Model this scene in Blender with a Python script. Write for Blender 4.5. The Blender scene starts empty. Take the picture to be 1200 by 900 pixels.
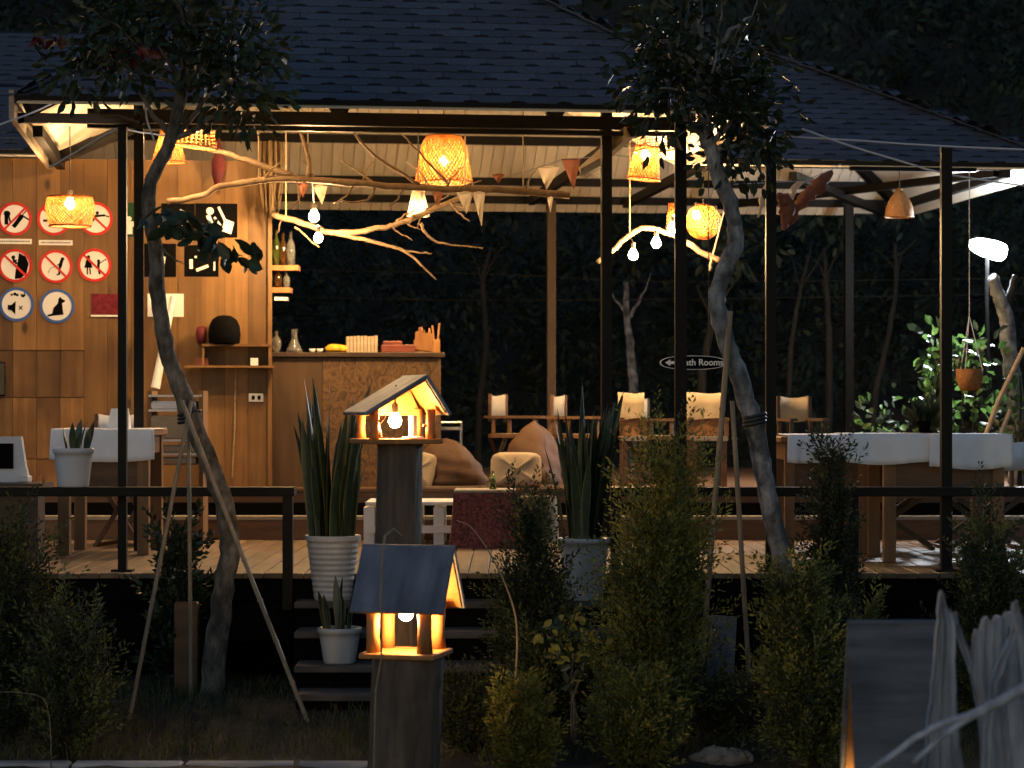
import bpy, math, random
import numpy as np
from mathutils import Vector, Matrix, Euler
R = math.radians
random.seed(7); rng = np.random.default_rng(7)
sc = bpy.context.scene
COL = sc.collection

# ------------------------------------------------------------------ camera, sky, exposure
F = 2700.0; CZ = 1.65; HY = 480.0
cam = bpy.data.cameras.new('camera'); camo = bpy.data.objects.new('camera', cam); COL.objects.link(camo)
camo.location = (0, 0, CZ); camo.rotation_euler = (R(90), 0, 0)
cam.sensor_width = 36; cam.lens = 81.0; cam.shift_y = 30 / 1200
cam.clip_end = 500; cam.clip_start = .05
cam.dof.use_dof = True; cam.dof.focus_distance = 12.6; cam.dof.aperture_fstop = 4.2
sc.camera = camo
w = bpy.data.worlds.new('World'); sc.world = w; w.use_nodes = True
nt = w.node_tree; bg = nt.nodes['Background']
sky = nt.nodes.new('ShaderNodeTexSky'); sky.sky_type = 'NISHITA'; sky.sun_disc = False
sky.sun_elevation = R(7); sky.sun_rotation = R(200); sky.air_density = 1.0; sky.dust_density = .3; sky.ozone_density = 2.5
nt.links.new(sky.outputs[0], bg.inputs[0]); bg.inputs[1].default_value = .13
sun = bpy.data.lights.new('sun', 'SUN'); sun.energy = .02; sun.angle = R(20); sun.color = (.75, .85, 1)
suno = bpy.data.objects.new('sun', sun); COL.objects.link(suno); suno.rotation_euler = (R(50), 0, R(-20)); suno.location = (0, 0, 20)
sc.view_settings.view_transform = 'Standard'; sc.view_settings.look = 'None'
sc.view_settings.exposure = 0.0; sc.view_settings.gamma = 1; sc.view_settings.use_curve_mapping = False
sc.cycles.use_denoising = True
sc.cycles.max_bounces = 6; sc.cycles.sample_clamp_indirect = 4.0
sc.cycles.caustics_reflective = False; sc.cycles.caustics_refractive = False

BULB = 2700.0                        # radiance of the warm bulbs
WARM = (1.0, .62, .27)

# ------------------------------------------------------------------ helpers
def P(px, py, D): return Vector(((px - 600) / F * D, D, CZ + (HY - py) / F * D))
def GX(px, D): return (px - 600) / F * D
def GZ(py, D): return CZ + (HY - py) / F * D
def S(n, D): return n / F * D
TH = R(7.0); OX, OY = -2.92, 13.58
CU, SU = math.cos(TH), math.sin(TH)
def L2W(u, v, z): return Vector((OX + CU * u - SU * v, OY + SU * u + CU * v, z))
def W2L(p):
    dx, dy = p[0] - OX, p[1] - OY
    return Vector((CU * dx + SU * dy, -SU * dx + CU * dy, p[2]))
def WALL(px, py, v):                  # world point on the local plane v = const seen at a pixel
    a = (px - 600) / F
    u = (a * (OY + CU * v) - OX + SU * v) / (CU - SU * a)
    q = L2W(u, v, 0); q.z = GZ(py, q.y); return q
WT = {}
def wt(o): return WT.get(o.name, Vector((0, 0, 0))) if o else Vector((0, 0, 0))

class MB:
    def __init__(s): s.v = []; s.f = []; s.m = []
    def add(s, vs, fs, mi=0):
        b = len(s.v); s.v += [tuple(x) for x in vs]; s.f += [tuple(i + b for i in f) for f in fs]; s.m += [mi] * len(fs); return s
    def box(s, c, d, rot=None, mi=0, bev=0):
        hx, hy, hz = d[0] / 2, d[1] / 2, d[2] / 2; c = Vector(c)
        if bev:
            b = min(bev, hx * .9, hy * .9, hz * .9)
            vs = []
            for z, q in ((-hz, b), (-hz + b, 0), (hz - b, 0), (hz, b)):
                x, y = hx - q, hy - q
                k = b if q == 0 else 0
                for sx, sy in ((-1, -1), (1, -1), (1, 1), (-1, 1)): vs.append(Vector((sx * x, sy * y, z)))
            fs = [(3, 2, 1, 0), (12, 13, 14, 15)]
            for r in range(3):
                for k in range(4): fs.append((r * 4 + k, r * 4 + (k + 1) % 4, r * 4 + 4 + (k + 1) % 4, r * 4 + 4 + k))
        else:
            vs = [Vector((x, y, z)) for z in (-hz, hz) for x, y in ((-hx, -hy), (hx, -hy), (hx, hy), (-hx, hy))]
            fs = [(3, 2, 1, 0), (4, 5, 6, 7), (0, 1, 5, 4), (1, 2, 6, 5), (2, 3, 7, 6), (3, 0, 4, 7)]
        if rot: m = Euler(rot).to_matrix(); vs = [m @ x for x in vs]
        return s.add([x + c for x in vs], fs, mi)
    def bar(s, a, b, wd, ht=None, up=(0, 0, 1), mi=0):       # rectangular bar from a to b
        a, b = Vector(a), Vector(b); ht = ht or wd; d = (b - a).normalized(); up = Vector(up)
        if abs(d.dot(up)) > .98: up = Vector((0, 1, 0))
        x = d.cross(up).normalized() * wd / 2; y = x.cross(d).normalized() * ht / 2
        vs = [p + sx * x + sy * y for p in (a, b) for sx, sy in ((-1, -1), (1, -1), (1, 1), (-1, 1))]
        return s.add(vs, [(3, 2, 1, 0), (4, 5, 6, 7), (0, 1, 5, 4), (1, 2, 6, 5), (2, 3, 7, 6), (3, 0, 4, 7)], mi)
    def tube(s, pts, rad, n=8, jit=0, mi=0, cap=True):
        pts = [Vector(p) for p in pts]; N = len(pts)
        rad = rad if hasattr(rad, '__len__') else [rad] * N
        vs = []; prev = None
        for i, p in enumerate(pts):
            d = (pts[min(i + 1, N - 1)] - pts[max(i - 1, 0)]).normalized()
            if prev is None:
                prev = d.orthogonal().normalized()
            x = (prev - d * prev.dot(d)).normalized(); prev = x; y = d.cross(x)
            for k in range(n):
                a = 2 * math.pi * k / n; r = rad[i] * (1 + (random.uniform(-jit, jit) if jit else 0))
                vs.append(p + x * math.cos(a) * r + y * math.sin(a) * r)
        fs = [(i * n + k, i * n + (k + 1) % n, i * n + n + (k + 1) % n, i * n + n + k) for i in range(N - 1) for k in range(n)]
        if cap: fs += [tuple(range(n))[::-1], tuple(range((N - 1) * n, N * n))]
        return s.add(vs, fs, mi)
    def lathe(s, prof, n=24, c=(0, 0, 0), mi=0, closed=False):
        c = Vector(c); vs = []
        for r, z in prof:
            for k in range(n):
                a = 2 * math.pi * k / n; vs.append(c + Vector((r * math.cos(a), r * math.sin(a), z)))
        fs = [(i * n + k, i * n + (k + 1) % n, i * n + n + (k + 1) % n, i * n + n + k) for i in range(len(prof) - 1) for k in range(n)]
        return s.add(vs, fs, mi)
    def prism(s, poly, t, M=None, mi=0):                      # polygon in x,z extruded along y by t (towards -y)
        n = len(poly); M = M or Matrix.Identity(4)
        vs = [M @ Vector((x, y, z)) for y in (-t, 0) for x, z in poly]
        fs = [tuple(range(n)), tuple(range(n, 2 * n))[::-1]] + [(i, i + n, (i + 1) % n + n, (i + 1) % n) for i in range(n)]
        return s.add(vs, fs, mi)
    def ball(s, c, r, n=10, sc3=(1, 1, 1), jit=0, mi=0):
        c = Vector(c); vs = []; m = n // 2 + 1
        for i in range(m + 1):
            t = math.pi * i / m
            for k in range(n):
                a = 2 * math.pi * k / n; q = r * (1 + (random.uniform(-jit, jit) if jit else 0))
                vs.append(c + Vector((q * sc3[0] * math.sin(t) * math.cos(a), q * sc3[1] * math.sin(t) * math.sin(a), -q * sc3[2] * math.cos(t))))
        return s.add(vs, [(i * n + k, i * n + (k + 1) % n, i * n + n + (k + 1) % n, i * n + n + k) for i in range(m) for k in range(n)], mi)
    def mesh(s, name, mats, smooth=False):
        me = bpy.data.meshes.new(name); me.from_pydata(s.v, [], s.f); 
        for m in (mats if isinstance(mats, (list, tuple)) else [mats]): me.materials.append(m)
        if any(s.m): me.polygons.foreach_set('material_index', s.m)
        if smooth: me.polygons.foreach_set('use_smooth', [True] * len(me.polygons))
        me.update(); return me
    def build(s, name, mats, parent=None, smooth=False, world=True):
        """world=True: vertices are world coordinates; the origin is set for the parent or the base"""
        if parent is None and world and s.v:
            a = np.array(s.v); o0 = Vector((a[:, 0].mean(), a[:, 1].mean(), a[:, 2].min()))
            s.v = [(x[0] - o0.x, x[1] - o0.y, x[2] - o0.z) for x in s.v]
        me = s.mesh(name, mats, smooth); o = bpy.data.objects.new(name, me); COL.objects.link(o)
        if parent is None and world: o.location = o0; WT[o.name] = o0.copy()
        elif parent is not None:
            o.parent = parent
            if world: o.location = -wt(parent); WT[o.name] = Vector((0, 0, 0))
        return o

def tag(o, label, cat, group=None):
    o['label'] = label; o['category'] = cat
    if group: o['group'] = group
    return o
def thing(name, label, cat, loc=(0, 0, 0), rotz=0, group=None):
    o = bpy.data.objects.new(name, None); COL.objects.link(o); o.empty_display_size = .1
    o.location = loc; o.rotation_euler = (0, 0, rotz); WT[o.name] = Vector(loc); return tag(o, label, cat, group)
def struct(o): o['kind'] = 'structure'; return o
def link(name, me, parent, loc=(0, 0, 0), rot=None, M=None):
    o = bpy.data.objects.new(name, me); COL.objects.link(o); o.parent = parent
    if M is not None: o.matrix_local = M
    else:
        o.location = loc
        if rot: o.rotation_euler = rot
    return o

# ------------------------------------------------------------------ materials
MATS = {}
def pmat(name, c1, c2=None, scale=(4, 4, 4), rough=.6, bump=.15, rnd=.15, metal=0, detail=6, knots=0, transl=0, spec=.4, bscale=3.0, world=False, dist=0.0, dirt=None):
    if name in MATS: return MATS[name]
    m = bpy.data.materials.new(name); m.use_nodes = True; n = m.node_tree.nodes; l = m.node_tree.links
    b = n['Principled BSDF']; b.inputs['Roughness'].default_value = rough; b.inputs['Metallic'].default_value = metal
    b.inputs['Specular IOR Level'].default_value = spec
    c2 = c2 or tuple(x * .6 for x in c1)
    tc = n.new('ShaderNodeTexCoord'); oi = n.new('ShaderNodeObjectInfo')
    mul = n.new('ShaderNodeMath'); mul.operation = 'MULTIPLY'; mul.inputs[1].default_value = 57.0; l.new(oi.outputs['Random'], mul.inputs[0])
    addv = n.new('ShaderNodeVectorMath'); addv.operation = 'ADD'; l.new(tc.outputs['Object'], addv.inputs[0]); l.new(mul.outputs[0], addv.inputs[1])
    mp = n.new('ShaderNodeMapping'); mp.inputs['Scale'].default_value = scale; l.new(addv.outputs[0], mp.inputs[0])
    no = n.new('ShaderNodeTexNoise'); no.inputs['Detail'].default_value = detail; no.inputs['Scale'].default_value = 1.0; no.inputs['Roughness'].default_value = .6
    no.inputs['Distortion'].default_value = dist
    l.new(mp.outputs[0], no.inputs['Vector'])
    rp = n.new('ShaderNodeValToRGB'); rp.color_ramp.elements[0].position = .32; rp.color_ramp.elements[1].position = .68
    rp.color_ramp.elements[0].color = (*c2, 1); rp.color_ramp.elements[1].color = (*c1, 1); l.new(no.outputs['Fac'], rp.inputs[0])
    col = rp.outputs[0]
    if knots:
        mpk = n.new('ShaderNodeMapping'); mpk.inputs['Scale'].default_value = (4.5, 4.5, 2.2); l.new(addv.outputs[0], mpk.inputs[0])
        vo = n.new('ShaderNodeTexVoronoi'); vo.inputs['Scale'].default_value = 1.0; l.new(mpk.outputs[0], vo.inputs['Vector'])
        kr = n.new('ShaderNodeValToRGB'); kr.color_ramp.elements[0].position = .06; kr.color_ramp.elements[1].position = .13
        kr.color_ramp.elements[0].color = (.16, .12, .1, 1); kr.color_ramp.elements[1].color = (1, 1, 1, 1); l.new(vo.outputs['Distance'], kr.inputs[0])
        mx = n.new('ShaderNodeMixRGB'); mx.blend_type = 'MULTIPLY'; mx.inputs[0].default_value = knots; l.new(col, mx.inputs[1]); l.new(kr.outputs[0], mx.inputs[2]); col = mx.outputs[0]
    if dirt:
        nd = n.new('ShaderNodeTexNoise'); nd.inputs['Scale'].default_value = dirt[0]; nd.inputs['Detail'].default_value = 8; l.new(addv.outputs[0], nd.inputs['Vector'])
        dr = n.new('ShaderNodeValToRGB'); dr.color_ramp.elements[0].position = .35; dr.color_ramp.elements[1].position = .62
        dr.color_ramp.elements[0].color = (*dirt[1], 1); dr.color_ramp.elements[1].color = (1, 1, 1, 1); l.new(nd.outputs['Fac'], dr.inputs[0])
        mx = n.new('ShaderNodeMixRGB'); mx.blend_type = 'MULTIPLY'; mx.inputs[0].default_value = 1; l.new(col, mx.inputs[1]); l.new(dr.outputs[0], mx.inputs[2]); col = mx.outputs[0]
    if rnd:
        mr = n.new('ShaderNodeMapRange'); mr.inputs['To Min'].default_value = 1 - rnd; mr.inputs['To Max'].default_value = 1 + rnd; l.new(oi.outputs['Random'], mr.inputs['Value'])
        hs = n.new('ShaderNodeHueSaturation'); l.new(mr.outputs[0], hs.inputs['Value']); l.new(col, hs.inputs['Color']); col = hs.outputs[0]
    l.new(col, b.inputs['Base Color'])
    if bump:
        nb = n.new('ShaderNodeTexNoise'); nb.inputs['Scale'].default_value = bscale; nb.inputs['Detail'].default_value = 8; l.new(mp.outputs[0], nb.inputs['Vector'])
        bp = n.new('ShaderNodeBump'); bp.inputs['Strength'].default_value = bump; bp.inputs['Distance'].default_value = .01
        l.new(nb.outputs['Fac'], bp.inputs['Height']); l.new(bp.outputs[0], b.inputs['Normal'])
    if transl:
        out = n['Material Output']; tr = n.new('ShaderNodeBsdfTranslucent'); l.new(col, tr.inputs['Color'])
        ms = n.new('ShaderNodeMixShader'); ms.inputs[0].default_value = transl
        l.new(b.outputs[0], ms.inputs[1]); l.new(tr.outputs[0], ms.inputs[2]); l.new(ms.outputs[0], out.inputs['Surface'])
    MATS[name] = m; return m
def emat(name, col, strength):
    m = bpy.data.materials.new(name); m.use_nodes = True; n = m.node_tree.nodes; b = n['Principled BSDF']
    b.inputs['Base Color'].default_value = (.8, .8, .8, 1); b.inputs['Emission Color'].default_value = (*col, 1); b.inputs['Emission Strength'].default_value = strength
    MATS[name] = m; return m
def gmat(name, col, rough=.05):
    m = bpy.data.materials.new(name); m.use_nodes = True; b = m.node_tree.nodes['Principled BSDF']
    b.inputs['Base Color'].default_value = (*col, 1); b.inputs['Roughness'].default_value = rough; b.inputs['Transmission Weight'].default_value = .9; return m

M_pine = pmat('pine_boards', (.25, .132, .042), (.155, .078, .023), (16, 16, 1.1), .55, .12, .3, knots=.85, dirt=(1.3, (.55, .5, .45)))
M_pine_old = pmat('old_pine_boards', (.23, .12, .04), (.12, .06, .019), (18, 18, 1.4), .6, .15, .32, knots=.8, dirt=(2.2, (.45, .4, .36)))
M_deck = pmat('deck_boards', (.17, .116, .072), (.095, .063, .038), (14, 1.2, 14), .6, .15, .2, dirt=(2.0, (.6, .55, .5)))
M_brown = pmat('brown_wood', (.14, .068, .028), (.075, .036, .015), (3, 3, 18), .5, .1, .15)
M_brown_h = pmat('brown_wood_flat', (.13, .06, .024), (.07, .032, .013), (3, 18, 18), .5, .1, .15)
M_tablewood = pmat('table_wood', (.20, .10, .04), (.12, .058, .022), (14, 14, 2), .5, .1, .12)
M_stepwood = pmat('dark_step_board', (.085, .075, .068), (.04, .035, .032), (2, 16, 16), .8, .3, .2)
M_postwood = pmat('dull_brown_post', (.075, .042, .02), (.04, .023, .012), (14, 14, 2), .6, .1, .1)
M_darkwood = pmat('dark_stained_wood', (.07, .04, .022), (.035, .02, .012), (3, 14, 14), .5, .1, .15)
M_nose = pmat('pale_step_edge', (.34, .30, .24), (.24, .20, .155), (2, 12, 12), .6, .1, .1)
M_steel = pmat('black_steel', (.010, .009, .0085), (.006, .006, .006), (9, 9, 3), .5, .05, .1, spec=.1)
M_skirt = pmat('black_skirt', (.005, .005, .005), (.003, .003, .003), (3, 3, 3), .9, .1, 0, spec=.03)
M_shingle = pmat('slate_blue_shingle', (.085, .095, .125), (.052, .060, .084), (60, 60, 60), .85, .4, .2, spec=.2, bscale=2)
M_shdark = pmat('shingle_dark_band', (.013, .016, .024), (.009, .011, .017), (60, 60, 60), .9, .4, .1, spec=.2)  # printed dark granule band seen in the tab gaps; also the roof underlayer
M_ceil = pmat('cream_ceiling_panel', (.84, .76, .62), (.78, .69, .55), (6, 6, 6), .5, .03, .07)
M_fascia = pmat('raw_fascia_board', (.42, .33, .24), (.28, .21, .15), (2, 2, 14), .7, .15, .1)
M_rattan = pmat('woven_rattan', (.26, .08, .011), (.14, .037, .005), (30, 30, 30), .6, .1, .1, transl=.3)
M_rattan_d = pmat('dark_rattan', (.34, .17, .06), (.22, .10, .035), (30, 30, 30), .6, .1, .1, transl=.25)
M_cord = pmat('black_cord', (.02, .018, .016), (.015, .013, .012), rough=.6, bump=0)
M_rope = pmat('jute_rope', (.34, .25, .15), (.22, .16, .09), (40, 40, 40), .9, .2)
M_string = pmat('white_string', (.5, .52, .58), (.4, .42, .48), (40, 40, 40), .8, 0)
M_drift = pmat('driftwood', (.22, .145, .085), (.11, .068, .038), (16, 16, 16), .75, .4, .1, dist=.6)
M_bleached = pmat('bleached_grey_wood', (.64, .66, .71), (.26, .27, .30), (22, 22, 1.6), .8, .5, .15, dirt=(3, (.45, .45, .48)))
M_greyplank = pmat('weathered_grey_plank', (.17, .178, .20), (.075, .08, .09), (24, 2, 24), .85, .5, .1, dirt=(2.5, (.5, .5, .5)))
M_blueroof = pmat('blue_grey_painted_board', (.18, .195, .245), (.095, .105, .14), (3, 14, 14), .55, .2, .1, dirt=(4, (.6, .6, .62)))
M_housewood = pmat('raw_house_wood', (.36, .165, .05), (.20, .085, .024), (14, 14, 2), .6, .2, .1)
M_logpost = pmat('old_log', (.12, .088, .064), (.04, .029, .022), (16, 16, 2.2), .85, .6, .1, dist=.5)
M_bark = pmat('grey_brown_bark', (.24, .205, .17), (.07, .058, .046), (30, 30, 12), .9, 1.0, .1, dirt=(9, (.35, .35, .33)))
M_barkpale = pmat('pale_mottled_bark', (.34, .35, .37), (.10, .10, .105), (18, 18, 9), .9, 1.0, .1, dirt=(12, (.3, .3, .3)))
M_barkdark = pmat('dark_forest_bark', (.022, .021, .018), (.011, .010, .009), (14, 14, 4), .9, .5, .1)
M_bamboo = pmat('dry_bamboo', (.26, .20, .13), (.15, .11, .07), (30, 30, 3), .6, .2, .2)
M_leaf = pmat('dark_leaf', (.024, .038, .018), (.012, .02, .010), (12, 12, 12), .5, 0, .25, transl=.25, spec=.4)
M_leafred = pmat('red_leaf', (.09, .012, .010), (.05, .008, .006), (12, 12, 12), .5, 0, .2, transl=.3)
M_leafb = pmat('broad_glossy_leaf', (.03, .05, .024), (.016, .028, .015), (12, 12, 12), .4, 0, .25, transl=.2)
M_con_gold = pmat('golden_conifer', (.26, .24, .045), (.11, .12, .026), (7, 7, 7), .7, 0, .1, transl=.3)
M_con_mid = pmat('green_conifer', (.12, .135, .034), (.05, .066, .02), (7, 7, 7), .7, 0, .1, transl=.25)
M_con_dark = pmat('dark_conifer', (.036, .046, .02), (.018, .025, .012), (7, 7, 7), .7, 0, .1, transl=.2)
M_vine = pmat('bright_vine_leaf', (.10, .20, .045), (.05, .11, .025), (10, 10, 10), .45, 0, .2, transl=.35)
M_forest = pmat('forest_leaf', (.022, .042, .030), (.007, .015, .011), (.9, .9, .9), .65, 0, 0, transl=.2)
M_forest_w = pmat('forest_leaf_olive', (.026, .038, .022), (.009, .016, .010), (.9, .9, .9), .65, 0, 0, transl=.2)
M_ground = pmat('dark_soil', (.045, .037, .027), (.022, .019, .014), (1.2, 1.2, 1.2), .95, .5, 0, dirt=(9, (.5, .5, .45)))
M_grass = pmat('grass_blades', (.075, .095, .03), (.04, .05, .018), (3, 3, 3), .6, 0, 0, transl=.3)
M_dry = pmat('dry_grass', (.12, .10, .05), (.07, .055, .028), (3, 3, 3), .7, 0, 0, transl=.3)
M_kerb = pmat('pale_kerb_concrete', (.34, .35, .37), (.24, .25, .27), (9, 9, 9), .85, .3, .1, dirt=(3, (.55, .55, .55)))
M_stone = pmat('pale_garden_stone', (.32, .27, .23), (.18, .15, .13), (9, 9, 9), .85, .5, .2)
M_pot = pmat('white_plastic_pot', (.40, .40, .41), (.32, .32, .335), (4, 4, 4), .4, .02, .06, dirt=(5, (.75, .72, .68)))
M_potblue = pmat('pale_grey_plastic_pot', (.46, .49, .56), (.40, .43, .5), (4, 4, 4), .4, .02, .06)
M_soil = pmat('potting_soil', (.03, .022, .016), (.015, .011, .008), (30, 30, 30), .95, .5, 0)
M_snake = pmat('snake_plant_leaf', (.026, .046, .023), (.010, .02, .011), (5, 5, 26), .42, .05, .2, spec=.5, dist=1.0)
M_snake_e = pmat('snake_plant_pale_edge', (.11, .115, .045), (.07, .075, .028), (5, 5, 26), .45, 0, .15)
M_white = pmat('white_cloth', (.70, .71, .74), (.60, .61, .65), (5, 5, 5), .85, .12, .04, bscale=9)
M_cream = pmat('cream_canvas', (.34, .275, .185), (.28, .22, .145), (8, 8, 8), .85, .12, .05, bscale=9)
M_paint = pmat('white_paint', (.70, .69, .67), (.58, .57, .55), (4, 4, 4), .5, .05, .05)
M_bean = pmat('brown_beanbag_suede', (.085, .04, .018), (.05, .023, .010), (5, 5, 5), .75, .15, .1, bscale=6)
M_maroon = pmat('maroon_patterned_cloth', (.20, .06, .05), (.035, .005, .008), (46, 46, 46), .85, .1, 0, detail=3)
M_olive = pmat('olive_patterned_cloth', (.12, .10, .05), (.05, .045, .022), (34, 34, 34), .85, .1, 0, detail=2)
M_osb = pmat('strand_board', (.15, .08, .03), (.03, .015, .006), (15, 15, 11), .6, .1, 0, detail=4, dist=2.5)  # base colour lowered to carry the shade on the bar front
M_bar = pmat('plain_bar_board', (.085, .046, .019), (.055, .03, .012), (14, 14, 1.4), .55, .1, .1)  # bar shade is put into this darkened board colour too
M_red = pmat('sign_red', (.55, .035, .03), (.50, .03, .026), rough=.4, bump=0, rnd=.02, spec=.1)
M_blue = pmat('sign_blue', (.05, .12, .38), (.045, .11, .34), rough=.4, bump=0, rnd=.02, spec=.1)
M_signw = pmat('sign_white', (.78, .76, .73), (.74, .72, .69), rough=.4, bump=0, rnd=.02)
M_black = pmat('sign_black', (.0035, .0035, .004), (.003, .003, .0033), rough=.7, bump=0, rnd=.02, spec=.02)
M_green = pmat('poster_dark_green', (.012, .05, .025), (.010, .042, .02), rough=.5, bump=0, rnd=.02, spec=.1)
M_maroonp = pmat('maroon_plate', (.16, .018, .03), (.08, .01, .018), (40, 40, 40), .5, 0, 0, detail=2, spec=.1)
M_plast = pmat('grey_white_plastic', (.55, .57, .62), (.5, .52, .57), rough=.4, bump=0)
M_screen = pmat('dark_screen', (.012, .013, .016), (.010, .011, .013), rough=.15, bump=0)
M_yellow = pmat('yellow_cloth', (.75, .48, .03), (.55, .33, .02), (20, 20, 20), .8, .3)
M_card = pmat('pale_carton', (.48, .38, .26), (.36, .28, .18), (3, 3, 26), .8, .2)
M_redbox = pmat('dark_red_tray', (.20, .05, .03), (.12, .03, .02), (8, 8, 8), .5, .1)
M_redcloth = pmat('dark_red_cloth', (.10, .008, .014), (.05, .004, .008), (14, 14, 14), .8, .2)
M_orange = pmat('orange_red_cloth', (.26, .105, .06), (.18, .065, .036), (16, 16, 16), .8, .2, .1, transl=.3)
M_pennw = pmat('cream_pennant_cloth', (.62, .52, .38), (.50, .40, .28), (16, 16, 16), .8, .2, .1, transl=.3)
M_straw = pmat('dry_straw', (.10, .062, .028), (.05, .03, .013), (40, 40, 8), .9, .5)
M_coco = pmat('coconut_fibre', (.30, .13, .045), (.18, .075, .025), (40, 40, 40), .95, .5)
M_glass = gmat('clear_bottle_glass', (.75, .8, .78)); M_glassg = gmat('green_bottle_glass', (.25, .35, .08)); M_glassb = gmat('brown_bottle_glass', (.30, .14, .04))
M_chrome = pmat('bare_metal', (.55, .55, .56), (.45, .45, .46), rough=.3, bump=0, metal=1)
M_bulb = emat('warm_bulb', WARM, BULB); M_bulb_s = emat('small_warm_bulb', WARM, BULB * .6); M_bulb_b = emat('bare_warm_bulb', WARM, BULB * .5); M_bulb_h = emat('birdhouse_bulb', (1.0, .58, .2), BULB * .28)
M_flood = emat('cold_flood_panel', (.86, .93, 1.0), 1300.0)
M_brass = pmat('dark_lamp_socket', (.05, .04, .03), (.03, .025, .02), rough=.4, bump=0)

# ------------------------------------------------------------------ ground
def gh(x, y):
    if y < 10.9: h = 0.0
    elif y < 12: h = .13 * (y - 10.9) / 1.1
    else: h = .13
    if y > 23: h += (y - 23) * .62 + .6 * math.sin(x * .35 + y * .2) * min(1, (y - 23) / 6)
    return h
g = MB(); xs = np.concatenate([np.linspace(-90, -8, 18), np.linspace(-7, 7, 57), np.linspace(8, 90, 18)])
ys = np.concatenate([np.linspace(-30, 9, 12), np.linspace(9.5, 24, 59), np.linspace(25, 75, 34)])
for y in ys:
    for x in xs:
        k = .02 if 9.5 < y < 24 and abs(x) < 8 else 0
        g.v.append((x, y, gh(x, y) + random.uniform(-k, k)))
nx = len(xs)
for j in range(len(ys) - 1):
    for i in range(nx - 1): g.f.append((j * nx + i, j * nx + i + 1, (j + 1) * nx + i + 1, (j + 1) * nx + i)); g.m.append(0)
struct(g.build('ground', M_ground, smooth=True, world=False))

# leaf clouds -------------------------------------------------------
def leafcloud(name, C, Dv, L, W, mats, parent=None, mi=None, fold=.25, oval=False, seed=0):
    """many small leaves: centre C (n,3), direction Dv (n,3), length L (n,), width W (n,)"""
    r = np.random.default_rng(seed); C = np.asarray(C, float); n = len(C)
    Dv = np.asarray(Dv, float); Dv = Dv / (np.linalg.norm(Dv, axis=1, keepdims=True) + 1e-9)
    q = r.normal(size=(n, 3)); S_ = np.cross(Dv, q); S_ /= (np.linalg.norm(S_, axis=1, keepdims=True) + 1e-9); N_ = np.cross(Dv, S_)
    L = np.broadcast_to(L, (n,))[:, None]; W = np.broadcast_to(W, (n,))[:, None]
    if oval:
        pts = [C, C + Dv * L * .28 + S_ * W * .42 + N_ * W * fold * .5, C + Dv * L * .62 + S_ * W * .5 + N_ * W * fold * .4, C + Dv * L - N_ * L * .12,
               C + Dv * L * .62 - S_ * W * .5 + N_ * W * fold * .4, C + Dv * L * .28 - S_ * W * .42 + N_ * W * fold * .5]
        fl = [(0, 1, 2, 3), (0, 3, 4, 5)]
    else:
        pts = [C, C + Dv * L * .5 + S_ * W * .5 + N_ * W * fold, C + Dv * L, C + Dv * L * .5 - S_ * W * .5 + N_ * W * fold]; fl = [(0, 1, 2, 3)]
    k = len(pts); V = np.stack(pts, 1).reshape(-1, 3)
    if parent is not None: V = V - np.array(wt(parent))
    me = bpy.data.meshes.new(name); nf = n * len(fl)
    me.vertices.add(len(V)); me.vertices.foreach_set('co', V.astype(np.float32).ravel())
    idx = (np.arange(n)[:, None, None] * k + np.array(fl)[None]).reshape(-1)
    me.loops.add(nf * 4); me.loops.foreach_set('vertex_index', idx.astype(np.int32))
    me.polygons.add(nf); me.polygons.foreach_set('loop_start', (np.arange(nf) * 4).astype(np.int32))
    for m in (mats if isinstance(mats, (list, tuple)) else [mats]): me.materials.append(m)
    if mi is not None: me.polygons.foreach_set('material_index', np.repeat(mi, len(fl)).astype(np.int32))
    me.update(calc_edges=True); me.validate()
    o = bpy.data.objects.new(name, me); COL.objects.link(o)
    if parent is not None: o.parent = parent; WT[o.name] = wt(parent)
    return o

# ------------------------------------------------------------------ deck, steps
DZ = .75; DF = 12.66; DB = 15.9
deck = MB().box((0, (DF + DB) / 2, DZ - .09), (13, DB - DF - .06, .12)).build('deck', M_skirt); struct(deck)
pl = MB().box((0, 0, 0), (.108, DB - DF, .03), bev=.004).mesh('plank', M_deck)
for i in range(78):
    x = -4.35 + i * .1125
    link('plank', pl, deck, Vector((x, (DF + DB) / 2 + random.uniform(-.004, .004), DZ - .015 + random.uniform(-.0015, .0015))) - wt(deck))
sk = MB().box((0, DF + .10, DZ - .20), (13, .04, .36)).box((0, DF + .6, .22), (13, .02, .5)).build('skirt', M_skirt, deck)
for i in range(7): MB().box((-5.2 + i * 1.7, DF + .35, .32), (.12, .12, .62)).build('joist_post', M_skirt, deck)
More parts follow.
